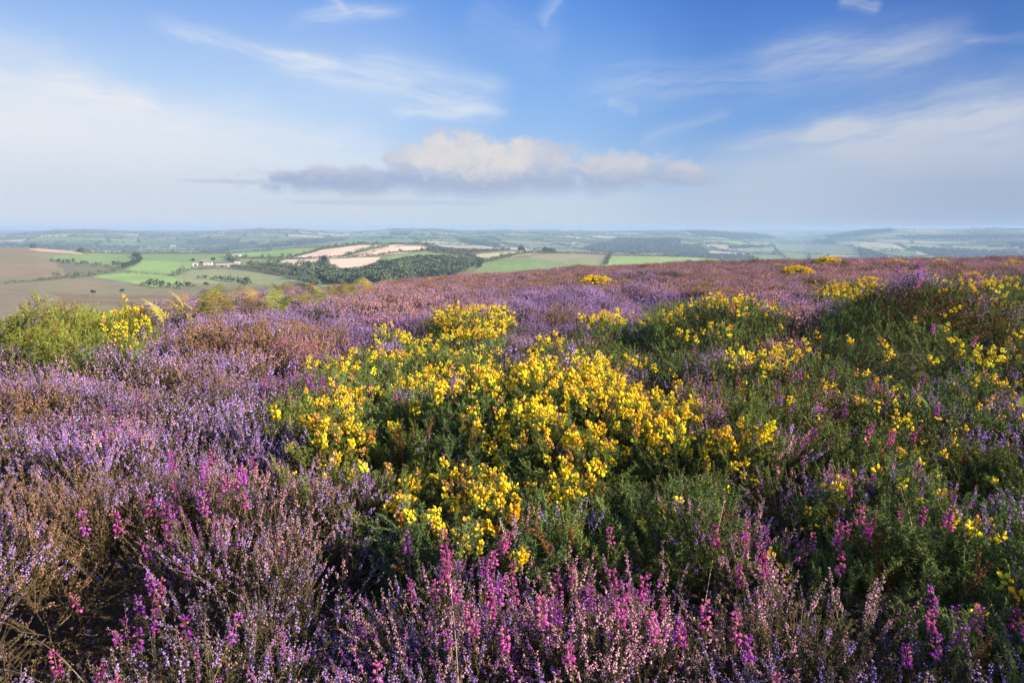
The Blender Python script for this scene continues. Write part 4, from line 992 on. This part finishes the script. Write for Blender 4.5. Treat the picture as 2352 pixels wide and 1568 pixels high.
for (fx, fy, fs, lab) in [(1365, 657, 1.3, 'small yellow gorse island left of centre in the far heather'), (1090, 668, .9, 'tiny gorse with few blooms in front of the lilac heather'), (985, 640, 1.0, 'little gorse on the moor edge above the wooded valley'),
  (1175, 634, .8, 'gorse dot on the skyline below the wood'), (1310, 622, .9, 'faint yellow gorse on the skyline under the pale field'), (1420, 616, .9, 'low gorse on the skyline at the bright green field'), (1500, 612, 1.2, 'yellow gorse streak near the bright field corner'),
  (1560, 607, 1.5, 'long yellow gorse on the skyline under the bright green field'), (1625, 606, 1.4, 'yellow gorse at the right tip of the bright green field'), (1700, 608, 1.0, 'gorse on the skyline below the far farmland'), (1790, 620, 1.1, 'gorse speck right of the skyline streak'),
  (1945, 612, 1.4, 'rounded gorse breaking the right skyline'), (1900, 625, 1.3, 'wide flat gorse just below the right skyline'), (2060, 612, 1.4, 'brownish gorse on the skyline towards the right'), (1830, 636, 1.2, 'dark gorse in the far heather right of centre'),
  (1600, 668, .9, 'lone gorse in the pinkish far heather'), (1545, 655, .9, 'gorse sprinkle beside the lone far gorse'), (2000, 655, 1.0, 'gorse behind the yellow ridge of the dark mound'), (2230, 630, 1.2, 'gorse above the dark mound near the right edge'), (2330, 610, 1.3, 'last gorse on the skyline at the far right'),
  (1780, 604, 1.2, 'gorse poking above the heather beneath the grey green field'), (2160, 606, 1.3, 'low gorse on the heathery rise at right')]:
    c_, rr_ = basehit(fx, fy); k = rng.integers(0, 3)
    t = thing('gorse_bush', lab, 'gorse', (c_[0], c_[1], float(canopy(c_[0:1], c_[1:2])[0]) - .30), 'small gorse bushes far across the moor')
    t.scale = (fs, fs, fs * .9); t.rotation_euler = (0, 0, rng.uniform(0, 6))
    obj('foliage', SB[k][0], t); obj('blossom', SB[k][1], t)

# ------------------------------------------------------------------ bell heather
bells = [bell_parts() for _ in range(8)]; BME = []
for a_, b_ in bells:
    V, F, M, A = a_.arrays(); s1 = mesh_from('bell_heather_stem', V, F, HM, M, {'var': ('FLOAT', A)}); V, F, M, A = b_.arrays(); s2 = mesh_from('bell_heather_bells', V, F, HM, M, {'var': ('FLOAT', A)}); BME.append((s1, s2))
BZ = [(440, 1170, 80, 40, 14, 'bell heather stem of the purple group on the crest at lower left', 'bell heather on the lower left crest'), (300, 1290, 90, 70, 16, 'bell heather stem leaning over the dark hollow at left', 'bell heather by the dark hollow'),
      (560, 1460, 230, 60, 9, 'violet bell heather stem alone in the shaded heather at bottom left', 'bell heather in the bottom left shade'), (1010, 1410, 110, 90, 13, 'magenta bell heather stem left of the tall middle spikes at the bottom', 'bell heather at bottom left of centre'),
      (1190, 1390, 110, 70, 15, 'magenta bell heather stem of the group at bottom centre', 'bell heather at bottom centre'), (1400, 1400, 120, 80, 15, 'pink lit bell heather stem right of the bottom centre group', 'bell heather right of bottom centre'),
      (1550, 1510, 130, 40, 8, 'close pink bell heather stem at the bottom edge right of centre', 'bell heather at the bottom edge'), (1720, 1320, 120, 70, 9, 'magenta bell heather stem among pale pink heather right of centre', 'bell heather in the pale pink heather'),
      (1940, 960, 110, 60, 12, 'slim magenta bell heather spike standing in the green gorse at right', 'bell heather in the right hand gorse'), (2040, 1200, 90, 50, 5, 'tall magenta bell heather spike beside the yellow flowered gorse at right', 'tall bell heather at right'),
      (2180, 1440, 110, 60, 5, 'violet bell heather spike in the shaded lower right gorse', 'bell heather at lower right'), (990, 975, 50, 35, 6, 'magenta bell heather spike at the left of the golden gorse crown', 'bell heather left of the golden crown'),
      (1130, 925, 40, 30, 5, 'magenta bell heather spike inside the golden gorse crown', 'bell heather in the golden crown'), (720, 890, 80, 35, 10, 'purple bell heather spike beside the flowerless gorse', 'bell heather beside the flowerless gorse'),
      (1170, 1300, 90, 30, 8, 'purple bell heather stem just below the lowest yellow gorse', 'bell heather below the lowest gorse'), (1650, 880, 70, 50, 7, 'small magenta bell heather spike right of the golden crown', 'bell heather right of the crown'),
      (1880, 1270, 110, 50, 6, 'deep magenta bell heather spike in the white pink heather at right', 'bell heather in the right hand heather'), (2100, 760, 110, 30, 10, 'distant purple bell heather spike on the dark gorse mound', 'bell heather on the dark mound')]
for zx, zy, wx, wy, cnt, lab, grp in BZ:
    for i in range(int(cnt * (1.7 if zx > 1800 else 1.0 if zx < 500 else .7) + .5)):
        a = rng.uniform(0, 6.28); q = rng.random() ** .7; c_, rr_ = basehit(zx + 2.0 * wx * q * math.cos(a), zy + 10 + 1.9 * wy * q * math.sin(a), CH + .02)
        zc = float(canopy(c_[0:1], c_[1:2])[0]); k = rng.integers(0, 8); s_ = rng.uniform(.8, 1.15) * (1 + .5 * float(sm(rr_, 3, 8)))
        t = thing('bell_heather', lab, 'bell heather', (c_[0], c_[1], zc - .095 * s_), grp)
        t.scale = (s_, s_, s_); t.rotation_euler = (rng.normal(0, .14), rng.normal(0, .14), rng.uniform(0, 6.28))
        pur = rng.random() < (.7 if zx < 700 or rr_ > 4 else .25); fc = ((0.42, 0.05, 0.55) if pur else (0.58, 0.09, 0.42)); v_ = rng.uniform(.65, 1.25); fc = tuple(np.array(fc) * .8 + np.array((.5, .28, .4)) * .2 * rng.random() * 2)
        for nm, me_ in (('stem', BME[k][0]), ('flower_spike', BME[k][1])):
            f = obj(nm, me_, t); f['fcol'] = [v_ * q_ for q_ in fc]; f['gcol'] = [.07, .11, .04]; f['scol'] = [.16, .09, .05]

# ------------------------------------------------------------------ bracken
m = newmat('bracken_leaflet'); v = attr('var', 'GEOMETRY', 2)
oi = X.nt.nodes.new('ShaderNodeObjectInfo'); M_FROND = finish(m, scalecol(X(oi.outputs['Color']), v * .7 + .65), .7, .4)
m = newmat('bracken_stalk'); M_STALK = finish(m, xmix(attr('var', 'GEOMETRY', 2), (0.30, 0.20, 0.07), (0.22, 0.22, 0.08)), .7)
FM = []
for _ in range(4):
    a_, b_ = frond(rng.uniform(.5, .6)); V, F, M, A = a_.arrays(); s1 = mesh_from('frond_stalk', V, F, [M_STALK], M, {'var': ('FLOAT', A)}); V, F, M, A = b_.arrays(); FM.append((s1, mesh_from('frond_leaflets', V, F, [M_FROND], M, {'var': ('FLOAT', A)})))
def put_frond(fx, fy, s_, colr, lab, grp=None, rz=None, up=.22, tilt=0.):
    c_, rr_ = basehit(fx, fy); k = rng.integers(0, 4); t = thing('bracken_frond', lab, 'bracken', (c_[0], c_[1], float(canopy(c_[0:1], c_[1:2])[0]) - .5 * s_ + up), grp)
    t.scale = (s_,) * 3; t.rotation_euler = (tilt, 0, rng.uniform(0, 6.28) if rz is None else rz)
    obj('stalk', FM[k][0], t); f = obj('leaflets', FM[k][1], t); f.color = (*colr, 1)
cols_ = [(0.44, 0.44, 0.11), (0.42, 0.32, 0.12), (0.28, 0.34, 0.10), (0.42, 0.40, 0.14), (0.34, 0.23, 0.11)]
for i in range(64):
    t_ = rng.random() ** .9; bx = 320 + t_ * 560; by = 752 - t_ * 78 + rng.uniform(-16, 24) ; k = i % 5
    nm = ('yellow', 'orange', 'greenish', 'golden', 'rusty')[k]
    put_frond(bx, by, rng.uniform(.8, 1.4), cols_[k], nm + ' bracken frond in the bank along the left moor edge', nm + ' bracken along the left moor edge', up=.42)
for bx, by, k, lab in [(20, 800, 0, 'yellow bracken frond at the left edge below the green gorse'), (70, 800, 2, 'greenish bracken frond under the large green gorse'), (105, 795, 3, 'golden bracken frond under the middle of the green gorse'), (165, 795, 1, 'orange bracken frond in front of the green gorse'),
                       (185, 800, 4, 'rusty bracken frond right of the orange one at the green gorse'), (5, 830, 4, 'rusty bracken tip at the left edge'), (240, 760, 3, 'golden bracken frond between green gorse and yellow gorse'), (250, 720, 4, 'rusty bracken frond at the right end of the green gorse')]:
    put_frond(bx, by, 1.0, cols_[k], lab, up=.20)
put_frond(2345, 960, .62, (0.26, 0.30, 0.06), 'yellow green bracken frond rising at the right edge', rz=math.pi + .4, up=.28, tilt=-.1)
put_frond(2130, 960, .42, (0.12, 0.24, 0.05), 'small bright green fern low in the gorse', rz=1.2, up=.16)
put_frond(2110, 905, .36, (0.20, 0.24, 0.06), 'little upright fern behind the bright green one', rz=2.6, up=.17)
put_frond(2140, 765, .8, (0.30, 0.24, 0.07), 'brownish fern on the face of the dark mound', rz=.6, up=.2)

# ------------------------------------------------------------------ dry grass
M_STRAW = simple('dry_grass_straw', (0.42, 0.33, 0.22), (0.55, 0.45, 0.30), 30)
def straw(p0, p1, arch, lab, r0=.0013):
    a, ra = basehit(*p0, CH + .03); b, rb = basehit(*p1, CH + .03)
    A = np.array([*a, float(canopy(a[0:1], a[1:2])[0]) - .05]); B = np.array([*b, float(canopy(b[0:1], b[1:2])[0]) + .04])
    t = np.linspace(0, 1, 16)[:, None]; P = A * (1 - t) + B * t + np.array([0, 0, arch]) * np.sin(t * math.pi * .8); mb = MB(); tube(mb, P - A, r0, r0 * .4, 0, 5)
    P2, dd = along(P - A, rng.uniform(.82, 1., 14)); leaves(mb, P2, unit(dd + rdir(14) * .35), .010, .003, 0)
    V, F, M, _ = mb.arrays(); o = obj('grass_stem', mesh_from('grass_stem', V, F, [M_STRAW], M), None, tuple(A)); tag(o, lab, 'grass')
straw((245, 1535), (30, 1350), .06, 'upper of two long dry grass stems arching at the lower left')
straw((215, 1560), (-30, 1420), .05, 'lower of two long dry grass stems arching at the lower left')
straw((1060, 1590), (1035, 1440), .08, 'thin green tan grass stem left of the pale one at bottom centre', .0008)
straw((1620, 1330), (1660, 1240), .03, 'short curled straw over the grey green gorse', .0008)
straw((280, 1330), (272, 1240), .05, 'small pale straw above the dark hollow at left', .0009)

# ------------------------------------------------------------------ far trees, hedges, woods, farm
def crown(mb, c, rx, rz, n, size):
    D = rdir(n, -.55, 1); q = rng.uniform(.55, 1.05, n)[:, None] * (1 + .25 * np.sin(D[:, :1] * 5 + c[0]) * np.cos(D[:, 1:2] * 4 + c[1]))
    P = np.asarray(c) + D * q * np.array([rx, rx, rz]); leaves(mb, P - unit(D) * size * .3, unit(rdir(n) + D * .4), size * rng.uniform(.7, 1.3, n), size * .95, 0, .25)
def poly_world(pts, step, rmin=285):
    W_ = np.array([hitland(*p, rmin=rmin) for p in pts]); out = []
    for a, b in zip(W_[:-1], W_[1:]):
        L = np.linalg.norm((b - a)[:2]); k = max(1, int(L / step))
        for i in range(k): out.append(a + (b - a) * i / k)
    out.append(W_[-1]); out = np.array(out); out[:, 2] = land(out[:, 0], out[:, 1]); return out
def hedge(pts, lab, h=3.0, trees=.08, step=4.0, th=7.0, rmin=285):
    P = poly_world(pts, step, rmin); mb = MB(); o3 = P[0].copy()
    for p in P:
        q = p - o3 + np.array([rng.normal(0, .8), rng.normal(0, .8), 0]); hh = h * rng.uniform(.6, 1.25)
        if rng.random() < trees: hh = th * rng.uniform(.6, 1.1)
        rx = max(step * .62, hh * .42); crown(mb, q + np.array([0, 0, hh * .45]), rx, hh * .55, int(26 + hh * 3), .5 + hh * .14)
    V, F, M, _ = mb.arrays(); o = obj('hedgerow', mesh_from('hedgerow', V, F, [M_TREE], M), None, tuple(o3)); tag(o, lab, 'hedge', 'hedgerows between the fields')
hedge(c1_([(210, 208), (330, 213), (430, 220), (540, 238)]), 'dark tree line along the crest behind the brown hill', 6, .5)
hedge(c1_([(560, 241), (620, 242), (880, 244), (1100, 243), (1300, 246), (1450, 245)]), 'long hedge on the crest behind the left green fields', 3, .15)
hedge(c1_([(870, 262), (905, 270), (915, 285), (895, 305), (850, 325), (790, 348)]), 'curved hedge between the two left green fields', 4, .3)
hedge(c1_([(790, 348), (700, 372), (600, 392), (500, 400), (450, 402)]), 'scrubby hedge above the dark gully', 3, .2)
hedge(c1_([(345, 300), (450, 310), (560, 318), (680, 330), (780, 330)]), 'bushy line along the top of the dark gully', 4, .3)
hedge(c1_([(1140, 388), (1200, 362), (1260, 350), (1380, 345)]), 'rough hedge below the farm', 3.2, .1)
hedge(c1_([(820, 360), (880, 370), (1000, 377), (1100, 384)]), 'thin broken hedge above the brightest green field', 1.8, .03, 9)
hedge(c1_([(1290, 410), (1420, 416), (1560, 432)]), 'short dark hedge inside the yellow green field', 4, .2)
hedge(c1_([(1490, 262), (1512, 285), (1560, 305)]), 'hedge along the lane above the farm', 4, .3)
hedge(c1_([(1530, 338), (1650, 350), (1800, 368), (1890, 388), (2000, 412), (2120, 424), (2250, 443)]), 'long hedge running down right from the farm', 4, .3)
hedge(c1_([(1620, 322), (1760, 333), (1860, 345), (1960, 362), (2050, 388)]), 'wooded strip right of the farm', 6, .5)
hedge(c1_([(1560, 271), (1700, 276), (1850, 275), (1910, 270), (2010, 245), (2110, 214), (2230, 198), (2350, 187)]), 'hedge between the bright green field and the pale stubble', 3, .12)
hedge(c1_([(1740, 312), (1800, 284), (1860, 277)]), 'short hedge at the left tip of the lower stubble field', 3, .1)
hedge(c1_([(1450, 240), (1600, 228), (1760, 215), (1900, 206), (2080, 190)]), 'crest hedge behind the bright green field', 5, .4)
hedge(c2_([(-180, 280), (-20, 277), (160, 269), (380, 256), (600, 236), (720, 219)]), 'long hedge across the middle of the stubble fields', 3.4, .1)
hedge(c2_([(160, 266), (230, 248), (300, 230), (370, 213), (440, 203)]), 'thick hedge rising between the two upper stubble fields', 5, .4)
hedge(c2_([(-290, 315), (-180, 320), (0, 326), (100, 335)]), 'hedge under the lower stubble field', 3, .1)
hedge(c2_([(250, 186), (420, 184), (560, 187), (690, 190), (715, 205), (728, 232), (770, 242), (830, 246), (960, 262), (1020, 280), (1052, 303)]), 'hedge round the right end of the stubble fields', 4.5, .35)
hedge(c2_([(1052, 305), (1120, 292), (1180, 277), (1260, 260), (1330, 250), (1430, 246), (1540, 243)]), 'hedge between the pale field and the centre green field', 4.5, .3)
hedge(c2_([(1030, 338), (1045, 320), (1055, 303)]), 'short hedge joining the wood to the green field', 3, .1)
hedge(c2_([(1540, 243), (1640, 242), (1760, 246), (1900, 252), (2040, 256), (2200, 262), (2350, 268)]), 'crest hedge behind the pale and bright green fields', 3, .12)
hedge(c2_([(1895, 258), (1880, 280), (1862, 318)]), 'hedge at the left side of the bright green field', 3.5, .1)
hedge(c2_([(1230, 215), (1320, 222), (1400, 222), (1480, 232), (1540, 240)]), 'dark belt of trees behind the pale field', 8, .8)
hedge(c2_([(740, 228), (850, 238), (940, 240), (1100, 232), (1240, 222)]), 'hedge below the dark heath patch', 3, .2)
hedge(c1_([(0, 440), (150, 432), (260, 424), (420, 405)]), 'line of low scrub below the brown hill', 2.5, .1)
hedge(c1_([(940, 452), (1100, 464), (1260, 470)]), 'row of bushes under the brightest green field', 4, .3)
hedge(c1_([(1960, 428), (2040, 445), (2080, 458)]), 'clump of bushes at the end of the long farm hedge', 5, .3)

for pts, lab in [([(700, 175), (722, 200), (745, 235), (780, 262), (820, 292)], 'curved hedge at the left of the large far field on the right'), ([(745, 233), (900, 243), (1060, 255), (1270, 260)], 'hedge under the large far field on the right'),
                 ([(949, 246), (949, 296)], 'upright hedge between two far green fields'), ([(1065, 256), (1072, 296)], 'second upright hedge right of the far green fields'), ([(1195, 190), (1240, 205), (1275, 225)], 'hedge left of the pale yellow far field'),
                 ([(440, 212), (580, 203), (720, 192)], 'dark tree belt left of the large far field'), ([(450, 238), (560, 240), (735, 240)], 'hedge under the dull far fields'), ([(725, 182), (900, 184), (1120, 180)], 'hedge along the top of the large far field'),
                 ([(1290, 208), (1440, 214), (1590, 222), (1640, 235)], 'hedge below the pale yellow far field'), ([(1500, 176), (1550, 195), (1600, 222)], 'dark hedge right of the pale yellow far field'), ([(1600, 178), (1640, 180), (1900, 184), (2090, 182)], 'hedge under the tan far fields at right'),
                 ([(1780, 182), (1870, 205), (1920, 222)], 'slanting hedge in the far fields at right'), ([(1880, 222), (2180, 224), (2300, 232)], 'hedge below the far bright fields at right'), ([(1340, 228), (1500, 240), (1660, 258)], 'hedge among the green far fields at right'),
                 ([(150, 155), (400, 160), (700, 158), (980, 156)], 'long dark hedge line across the far right country'), ([(300, 178), (440, 190)], 'short hedge at the left of the far right country'), ([(1120, 165), (1390, 152), (1640, 158), (2080, 160), (2300, 165)], 'dark hedge line above the tan far fields')]:
    hedge(c3_(pts), lab, 4.5, .25, 9.0, 9.0, 1500)

def tree(px_, py_, h, lab, rmin=285):
    p = hitland(px_, py_, rmin); t = thing('tree', lab, 'tree', tuple(p)); mb = MB(); tube(mb, bez((0, 0, -.3), (0, 0, 1), h * .55, (.03, .02, 0), 5), h * .035, h * .015, 0, 6)
    for k in range(3): tube(mb, bez((0, 0, h * .3), unit(rdir(1, .3, .9)[0]), h * .35, (0, 0, .1), 4), h * .016, h * .006, 0, 4)
    V, F, M, _ = mb.arrays(); obj('trunk', mesh_from('tree_trunk', V, F, [M_BARK], M), t)
    mb = MB()
    for k in range(6): d = rdir(1, -.2, .8)[0] * h * .2; crown(mb, np.array([0, 0, h * .6]) + d, h * rng.uniform(.2, .3), h * rng.uniform(.2, .3), 70, h * .09)
    V, F, M, _ = mb.arrays(); obj('crown', mesh_from('tree_crown', V, F, [M_TREE], M), t)
for cx, cy_t, h, lab in [(c2_([(815, 262)])[0], 0, 12, 'big round tree alone above the wood'), (c1_([(2120, 335)])[0], 0, 13, 'tall tree beside the lower stubble field'), (c1_([(1815, 320)])[0], 0, 6, 'small tree at the left tip of the lower stubble'),
                         (c1_([(1260, 310)])[0], 0, 7, 'leftmost tree at the farm'), (c1_([(1395, 306)])[0], 0, 8, 'tree between the farm buildings'), (c1_([(1500, 304)])[0], 0, 7, 'tree behind the long farm shed'), (c2_([(1335, 252)])[0], 0, 8, 'bushy tree in the hedge of the pale field'),
                         (c1_([(1060, 470)])[0], 0, 6, 'round bush tree below the brightest field'), (c1_([(1230, 475)])[0], 0, 6, 'second bush tree right of the round one'), (c1_([(610, 518)])[0], 0, 4, 'lone thorn on the brown valley floor'), (c1_([(800, 512)])[0], 0, 4, 'pair thorn right of the lone thorn'),
                         (c1_([(1600, 490)])[0], 0, 11, 'dark tree just behind the bracken tips'), (c1_([(520, 405)])[0], 0, 6, 'dark tree at the end of the gully'), (c1_([(890, 262)])[0], 0, 8, 'tree where the curved hedge meets the crest'), (c1_([(1350, 470)])[0], 0, 5, 'bush on the slope below the short dark hedge'), (c2_([(270, 425)])[0], 0, 9, 'tree at the lower left of the wood')]:
    tree(cx[0], cx[1], h, lab)

tb = []
for _ in range(5):
    mb = MB()
    for k in range(4): crown(mb, rdir(1, 0, .6)[0] * .25 + np.array([0, 0, .6]), .42, .42, 34, .22)
    tb.append(mb)
C_TB = proto_col('woodland_tree', tb, [M_TREE])
def inside_world(polys, spacing, rlo, rhi):
    out = []
    for poly in polys:
        W_ = [hitland(*p, rmin=rlo) for p in poly]; W_ = [w for w in W_ if np.hypot(w[0], w[1]) < rhi]
        if len(W_) < 3: continue
        A = np.array(W_); x0, y0 = A[:, 0].min(), A[:, 1].min(); x1, y1 = A[:, 0].max(), A[:, 1].max()
        gx_, gy_ = np.meshgrid(np.arange(x0, x1, spacing), np.arange(y0, y1, spacing)); gx_ = gx_.ravel() + rng.uniform(-.45, .45, gx_.size) * spacing; gy_ = gy_.ravel() + rng.uniform(-.45, .45, gy_.size) * spacing
        gz_ = land(gx_, gy_); a, b = project(np.stack([gx_, gy_, gz_], -1)); k = inpoly(a, b, poly) & (gy_ > 50); q = np.hypot(gx_, gy_); k &= (q > rlo) & (q < rhi)
        out.append(np.stack([gx_[k], gy_[k], gz_[k]], -1))
    return np.concatenate(out)
def wood(name, P, s0, s1, lab):
    n = len(P); z3 = np.zeros((n, 3)); rot = np.stack([np.zeros(n), np.zeros(n), rng.uniform(0, 6.28, n)], -1)
    o = cover(name, C_TB, P - np.array([0, 0, s0 * .25]), rot, rng.uniform(s0, s1, n), rng.integers(0, 5, n), z3, z3, z3); tag(o, lab, 'wood', kind='stuff')
W1 = [c2_([(280, 440), (290, 360), (400, 318), (480, 322), (560, 298), (700, 280), (820, 280), (960, 300), (1005, 330), (930, 372), (880, 392), (640, 410), (400, 450)]), c2_([(-120, 340), (0, 322), (40, 325), (110, 372), (240, 380), (290, 360), (300, 440), (120, 410), (0, 385), (-110, 372)]), c2_([(0, 400), (240, 410), (290, 440), (60, 445)])]
wood('valley_wood', inside_world(W1, 5.0, 285, 1330), 3, 7.5, 'blue green broadleaf wood filling the valley below the stubble fields')
wood('heath_scrub', inside_world([c2_([(725, 200), (1000, 188), (1230, 212), (1100, 228), (900, 236), (745, 222)])], 12, 700, 1330), 2, 3.2, 'dark scrub patch on the crest right of the stubble fields')
wood('far_woods', inside_world(WOODS_B, 15, 1500, 5600), 6, 12, 'bluish far woods in the valleys towards the horizon')
# far hedgerow network: along the borders of the far fields
q = (rng.random(900000)); a = rng.uniform(-.75, .75, len(q)); rr = 1900 * (5600 / 1900) ** q; hx, hy = np.sin(a) * rr, np.cos(a) * rr
idv, dist = cellinfo(hx, hy, 430, 3); k = dist < 5; hx, hy, rr = hx[k], hy[k], rr[k]; pxh, pyh = project(np.stack([hx, hy, land(hx, hy)], -1)); k = np.ones(len(hx), bool)
for poly, _c in FB: k &= ~inpoly(pxh, pyh, poly)
hx, hy = hx[k][:30000], hy[k][:30000]
wood('far_hedges', np.stack([hx, hy, land(hx, hy)], -1), 3, 6.5, 'net of dark hedgerows across the far farmland')

def gable(px_, py_, L, Wd, Hh, rz, wall, roof, lab, cat='barn', name='barn', rmin=285):
    p = hitland(px_, py_, rmin); t = thing(name, lab, cat, tuple(p)); t.rotation_euler = (0, 0, rz); t.scale = (.85, .85, .8); w, l, e = Wd / 2, L / 2, Hh; rg = Hh + Wd * .28
    V = [(-l, -w, -1), (l, -w, -1), (l, w, -1), (-l, w, -1), (-l, -w, e), (l, -w, e), (l, w, e), (-l, w, e), (-l, 0, rg), (l, 0, rg)]
    F3 = [(0, 1, 5), (0, 5, 4), (2, 3, 7), (2, 7, 6), (1, 2, 6), (1, 6, 5), (5, 6, 9), (3, 0, 4), (3, 4, 7), (7, 4, 8)]; obj('wall', mesh_from('wall', V, F3, [wall]), t)
    o_ = .4; th = .25; V = []
    for sgn in (-1, 1):
        for dz in (0.02, th): V += [(-l - o_, sgn * (w + o_), e - o_ * .56 + dz), (l + o_, sgn * (w + o_), e - o_ * .56 + dz), (l + o_, 0, rg + dz), (-l - o_, 0, rg + dz)]
    f = []
    for b in (0, 8): f += [(b, b + 1, b + 2), (b, b + 2, b + 3), (b + 4, b + 6, b + 5), (b + 4, b + 7, b + 6), (b, b + 4, b + 5), (b, b + 5, b + 1), (b, b + 3, b + 7), (b, b + 7, b + 4), (b + 1, b + 5, b + 6), (b + 1, b + 6, b + 2)]
    r_ = obj('roof', mesh_from('roof', V, f, [roof]), t)
    def bx(x0, x1, y0, y1, z0, z1, nm, mt, par):
        V = [(x, y, z) for x in (x0, x1) for y in (y0, y1) for z in (z0, z1)]; f = [(0, 1, 3), (0, 3, 2), (4, 6, 7), (4, 7, 5), (0, 4, 5), (0, 5, 1), (2, 3, 7), (2, 7, 6), (0, 2, 6), (0, 6, 4), (1, 5, 7), (1, 7, 3)]; obj(nm, mesh_from(nm, V, f, [mt]), par)
    if name == 'barn': bx(-1.8, 1.8, -w - .05, -w + .1, 0, Hh * .8, 'door', M_DOOR, t)
    else:
        bx(-.5, .5, -w - .05, -w + .1, 0, 2, 'door', M_DOOR, t)
        for wx_ in (-l * .6, l * .6):
            for wz in (.9, 3.4): bx(wx_ - .6, wx_ + .6, -w - .05, -w + .1, wz, wz + 1.2, 'window', M_DOOR, t)
        bx(-l + .3, -l + 1.2, -.5, .5, rg - .5, rg + 1.3, 'chimney', M_STONE, r_)
B_ = lambda p: c1_([p])[0]
gable(*B_((1360, 318)), 12, 8, 4.2, .3, M_WALLW, M_ROOF, 'white farmhouse with grey roof at the left of the farm', 'house', 'farmhouse')
gable(*B_((1335, 306)), 10, 7, 3, -.3, M_STONE, M_SHEET, 'stone barn with pale roof behind the farmhouse')
gable(*B_((1455, 330)), 15, 7, 2.6, .12, M_STONE, M_SHEET, 'long low shed with pale roof in front of the farm trees')
gable(*B_((1520, 326)), 14, 7, 2.6, .12, M_STONE, M_SHEET, 'second long shed with pale roof at the right of the farm')
gable(*B_((1550, 312)), 8, 6, 2.4, .5, M_WALLW, M_SHEET, 'small shed at the right end of the farm')
gable(*B_((1276, 324)), 7, 5, 3, .5, M_WALLW, M_SHEET, 'tiny white shed left of the farm')
gable(*B_((1548, 263)), 12, 6, 3, .1, M_WALLW, M_SHEET, 'little white building by the lane above the farm')
for p_, lab in [(c2_([(1372, 215)])[0], 'white cottage beyond the pale field'), (c2_([(1330, 213)])[0], 'white cottage left of the one beyond the pale field'), (c2_([(1655, 182)])[0], 'white farmhouse in the far valley right of centre'), (c2_([(1190, 197)])[0], 'white farmhouse among far trees above the pale field'),
                (c3_([(190, 205)])[0], 'white farmhouse in the far woods at centre right'), (c3_([(1120, 290)])[0], 'pale farmhouse just above the right skyline'), (c3_([(2300, 213)])[0], 'white farmhouse at the far right'), (c1_([(1130, 200)])[0], 'far white farmhouse on the left hillside')]:
    gable(*p_, 22, 12, 8, rng.uniform(-.4, .4), M_WALLW, M_ROOF, lab, 'house', 'farmhouse', 1500)

# ------------------------------------------------------------------ haze in the air over the land
zl = float(gz.min()) - 1.0; hz_ = 9050.0; zt = max(4.0, float(gz.max()) + 14.0)
V = [(x, y, z) for x in (-hz_, hz_) for y in (-hz_, hz_) for z in (zl, zt)]
F4 = [(0, 1, 3, 2), (4, 6, 7, 5), (0, 4, 5, 1), (2, 3, 7, 6), (0, 2, 6, 4), (1, 5, 7, 3)]
m = bpy.data.materials.new('haze_air'); m.use_nodes = True; m.node_tree.nodes.clear()
pv = m.node_tree.nodes.new('ShaderNodeVolumePrincipled'); pv.inputs['Color'].default_value = (0.33, 0.51, 0.80, 1); pv.inputs['Density'].default_value = HAZE
om = m.node_tree.nodes.new('ShaderNodeOutputMaterial'); m.node_tree.links.new(pv.outputs[0], om.inputs['Volume'])
tag(obj('haze', mesh_from('haze', V, F4, [m])), kind='stuff')
print('objects', len(bpy.data.objects))
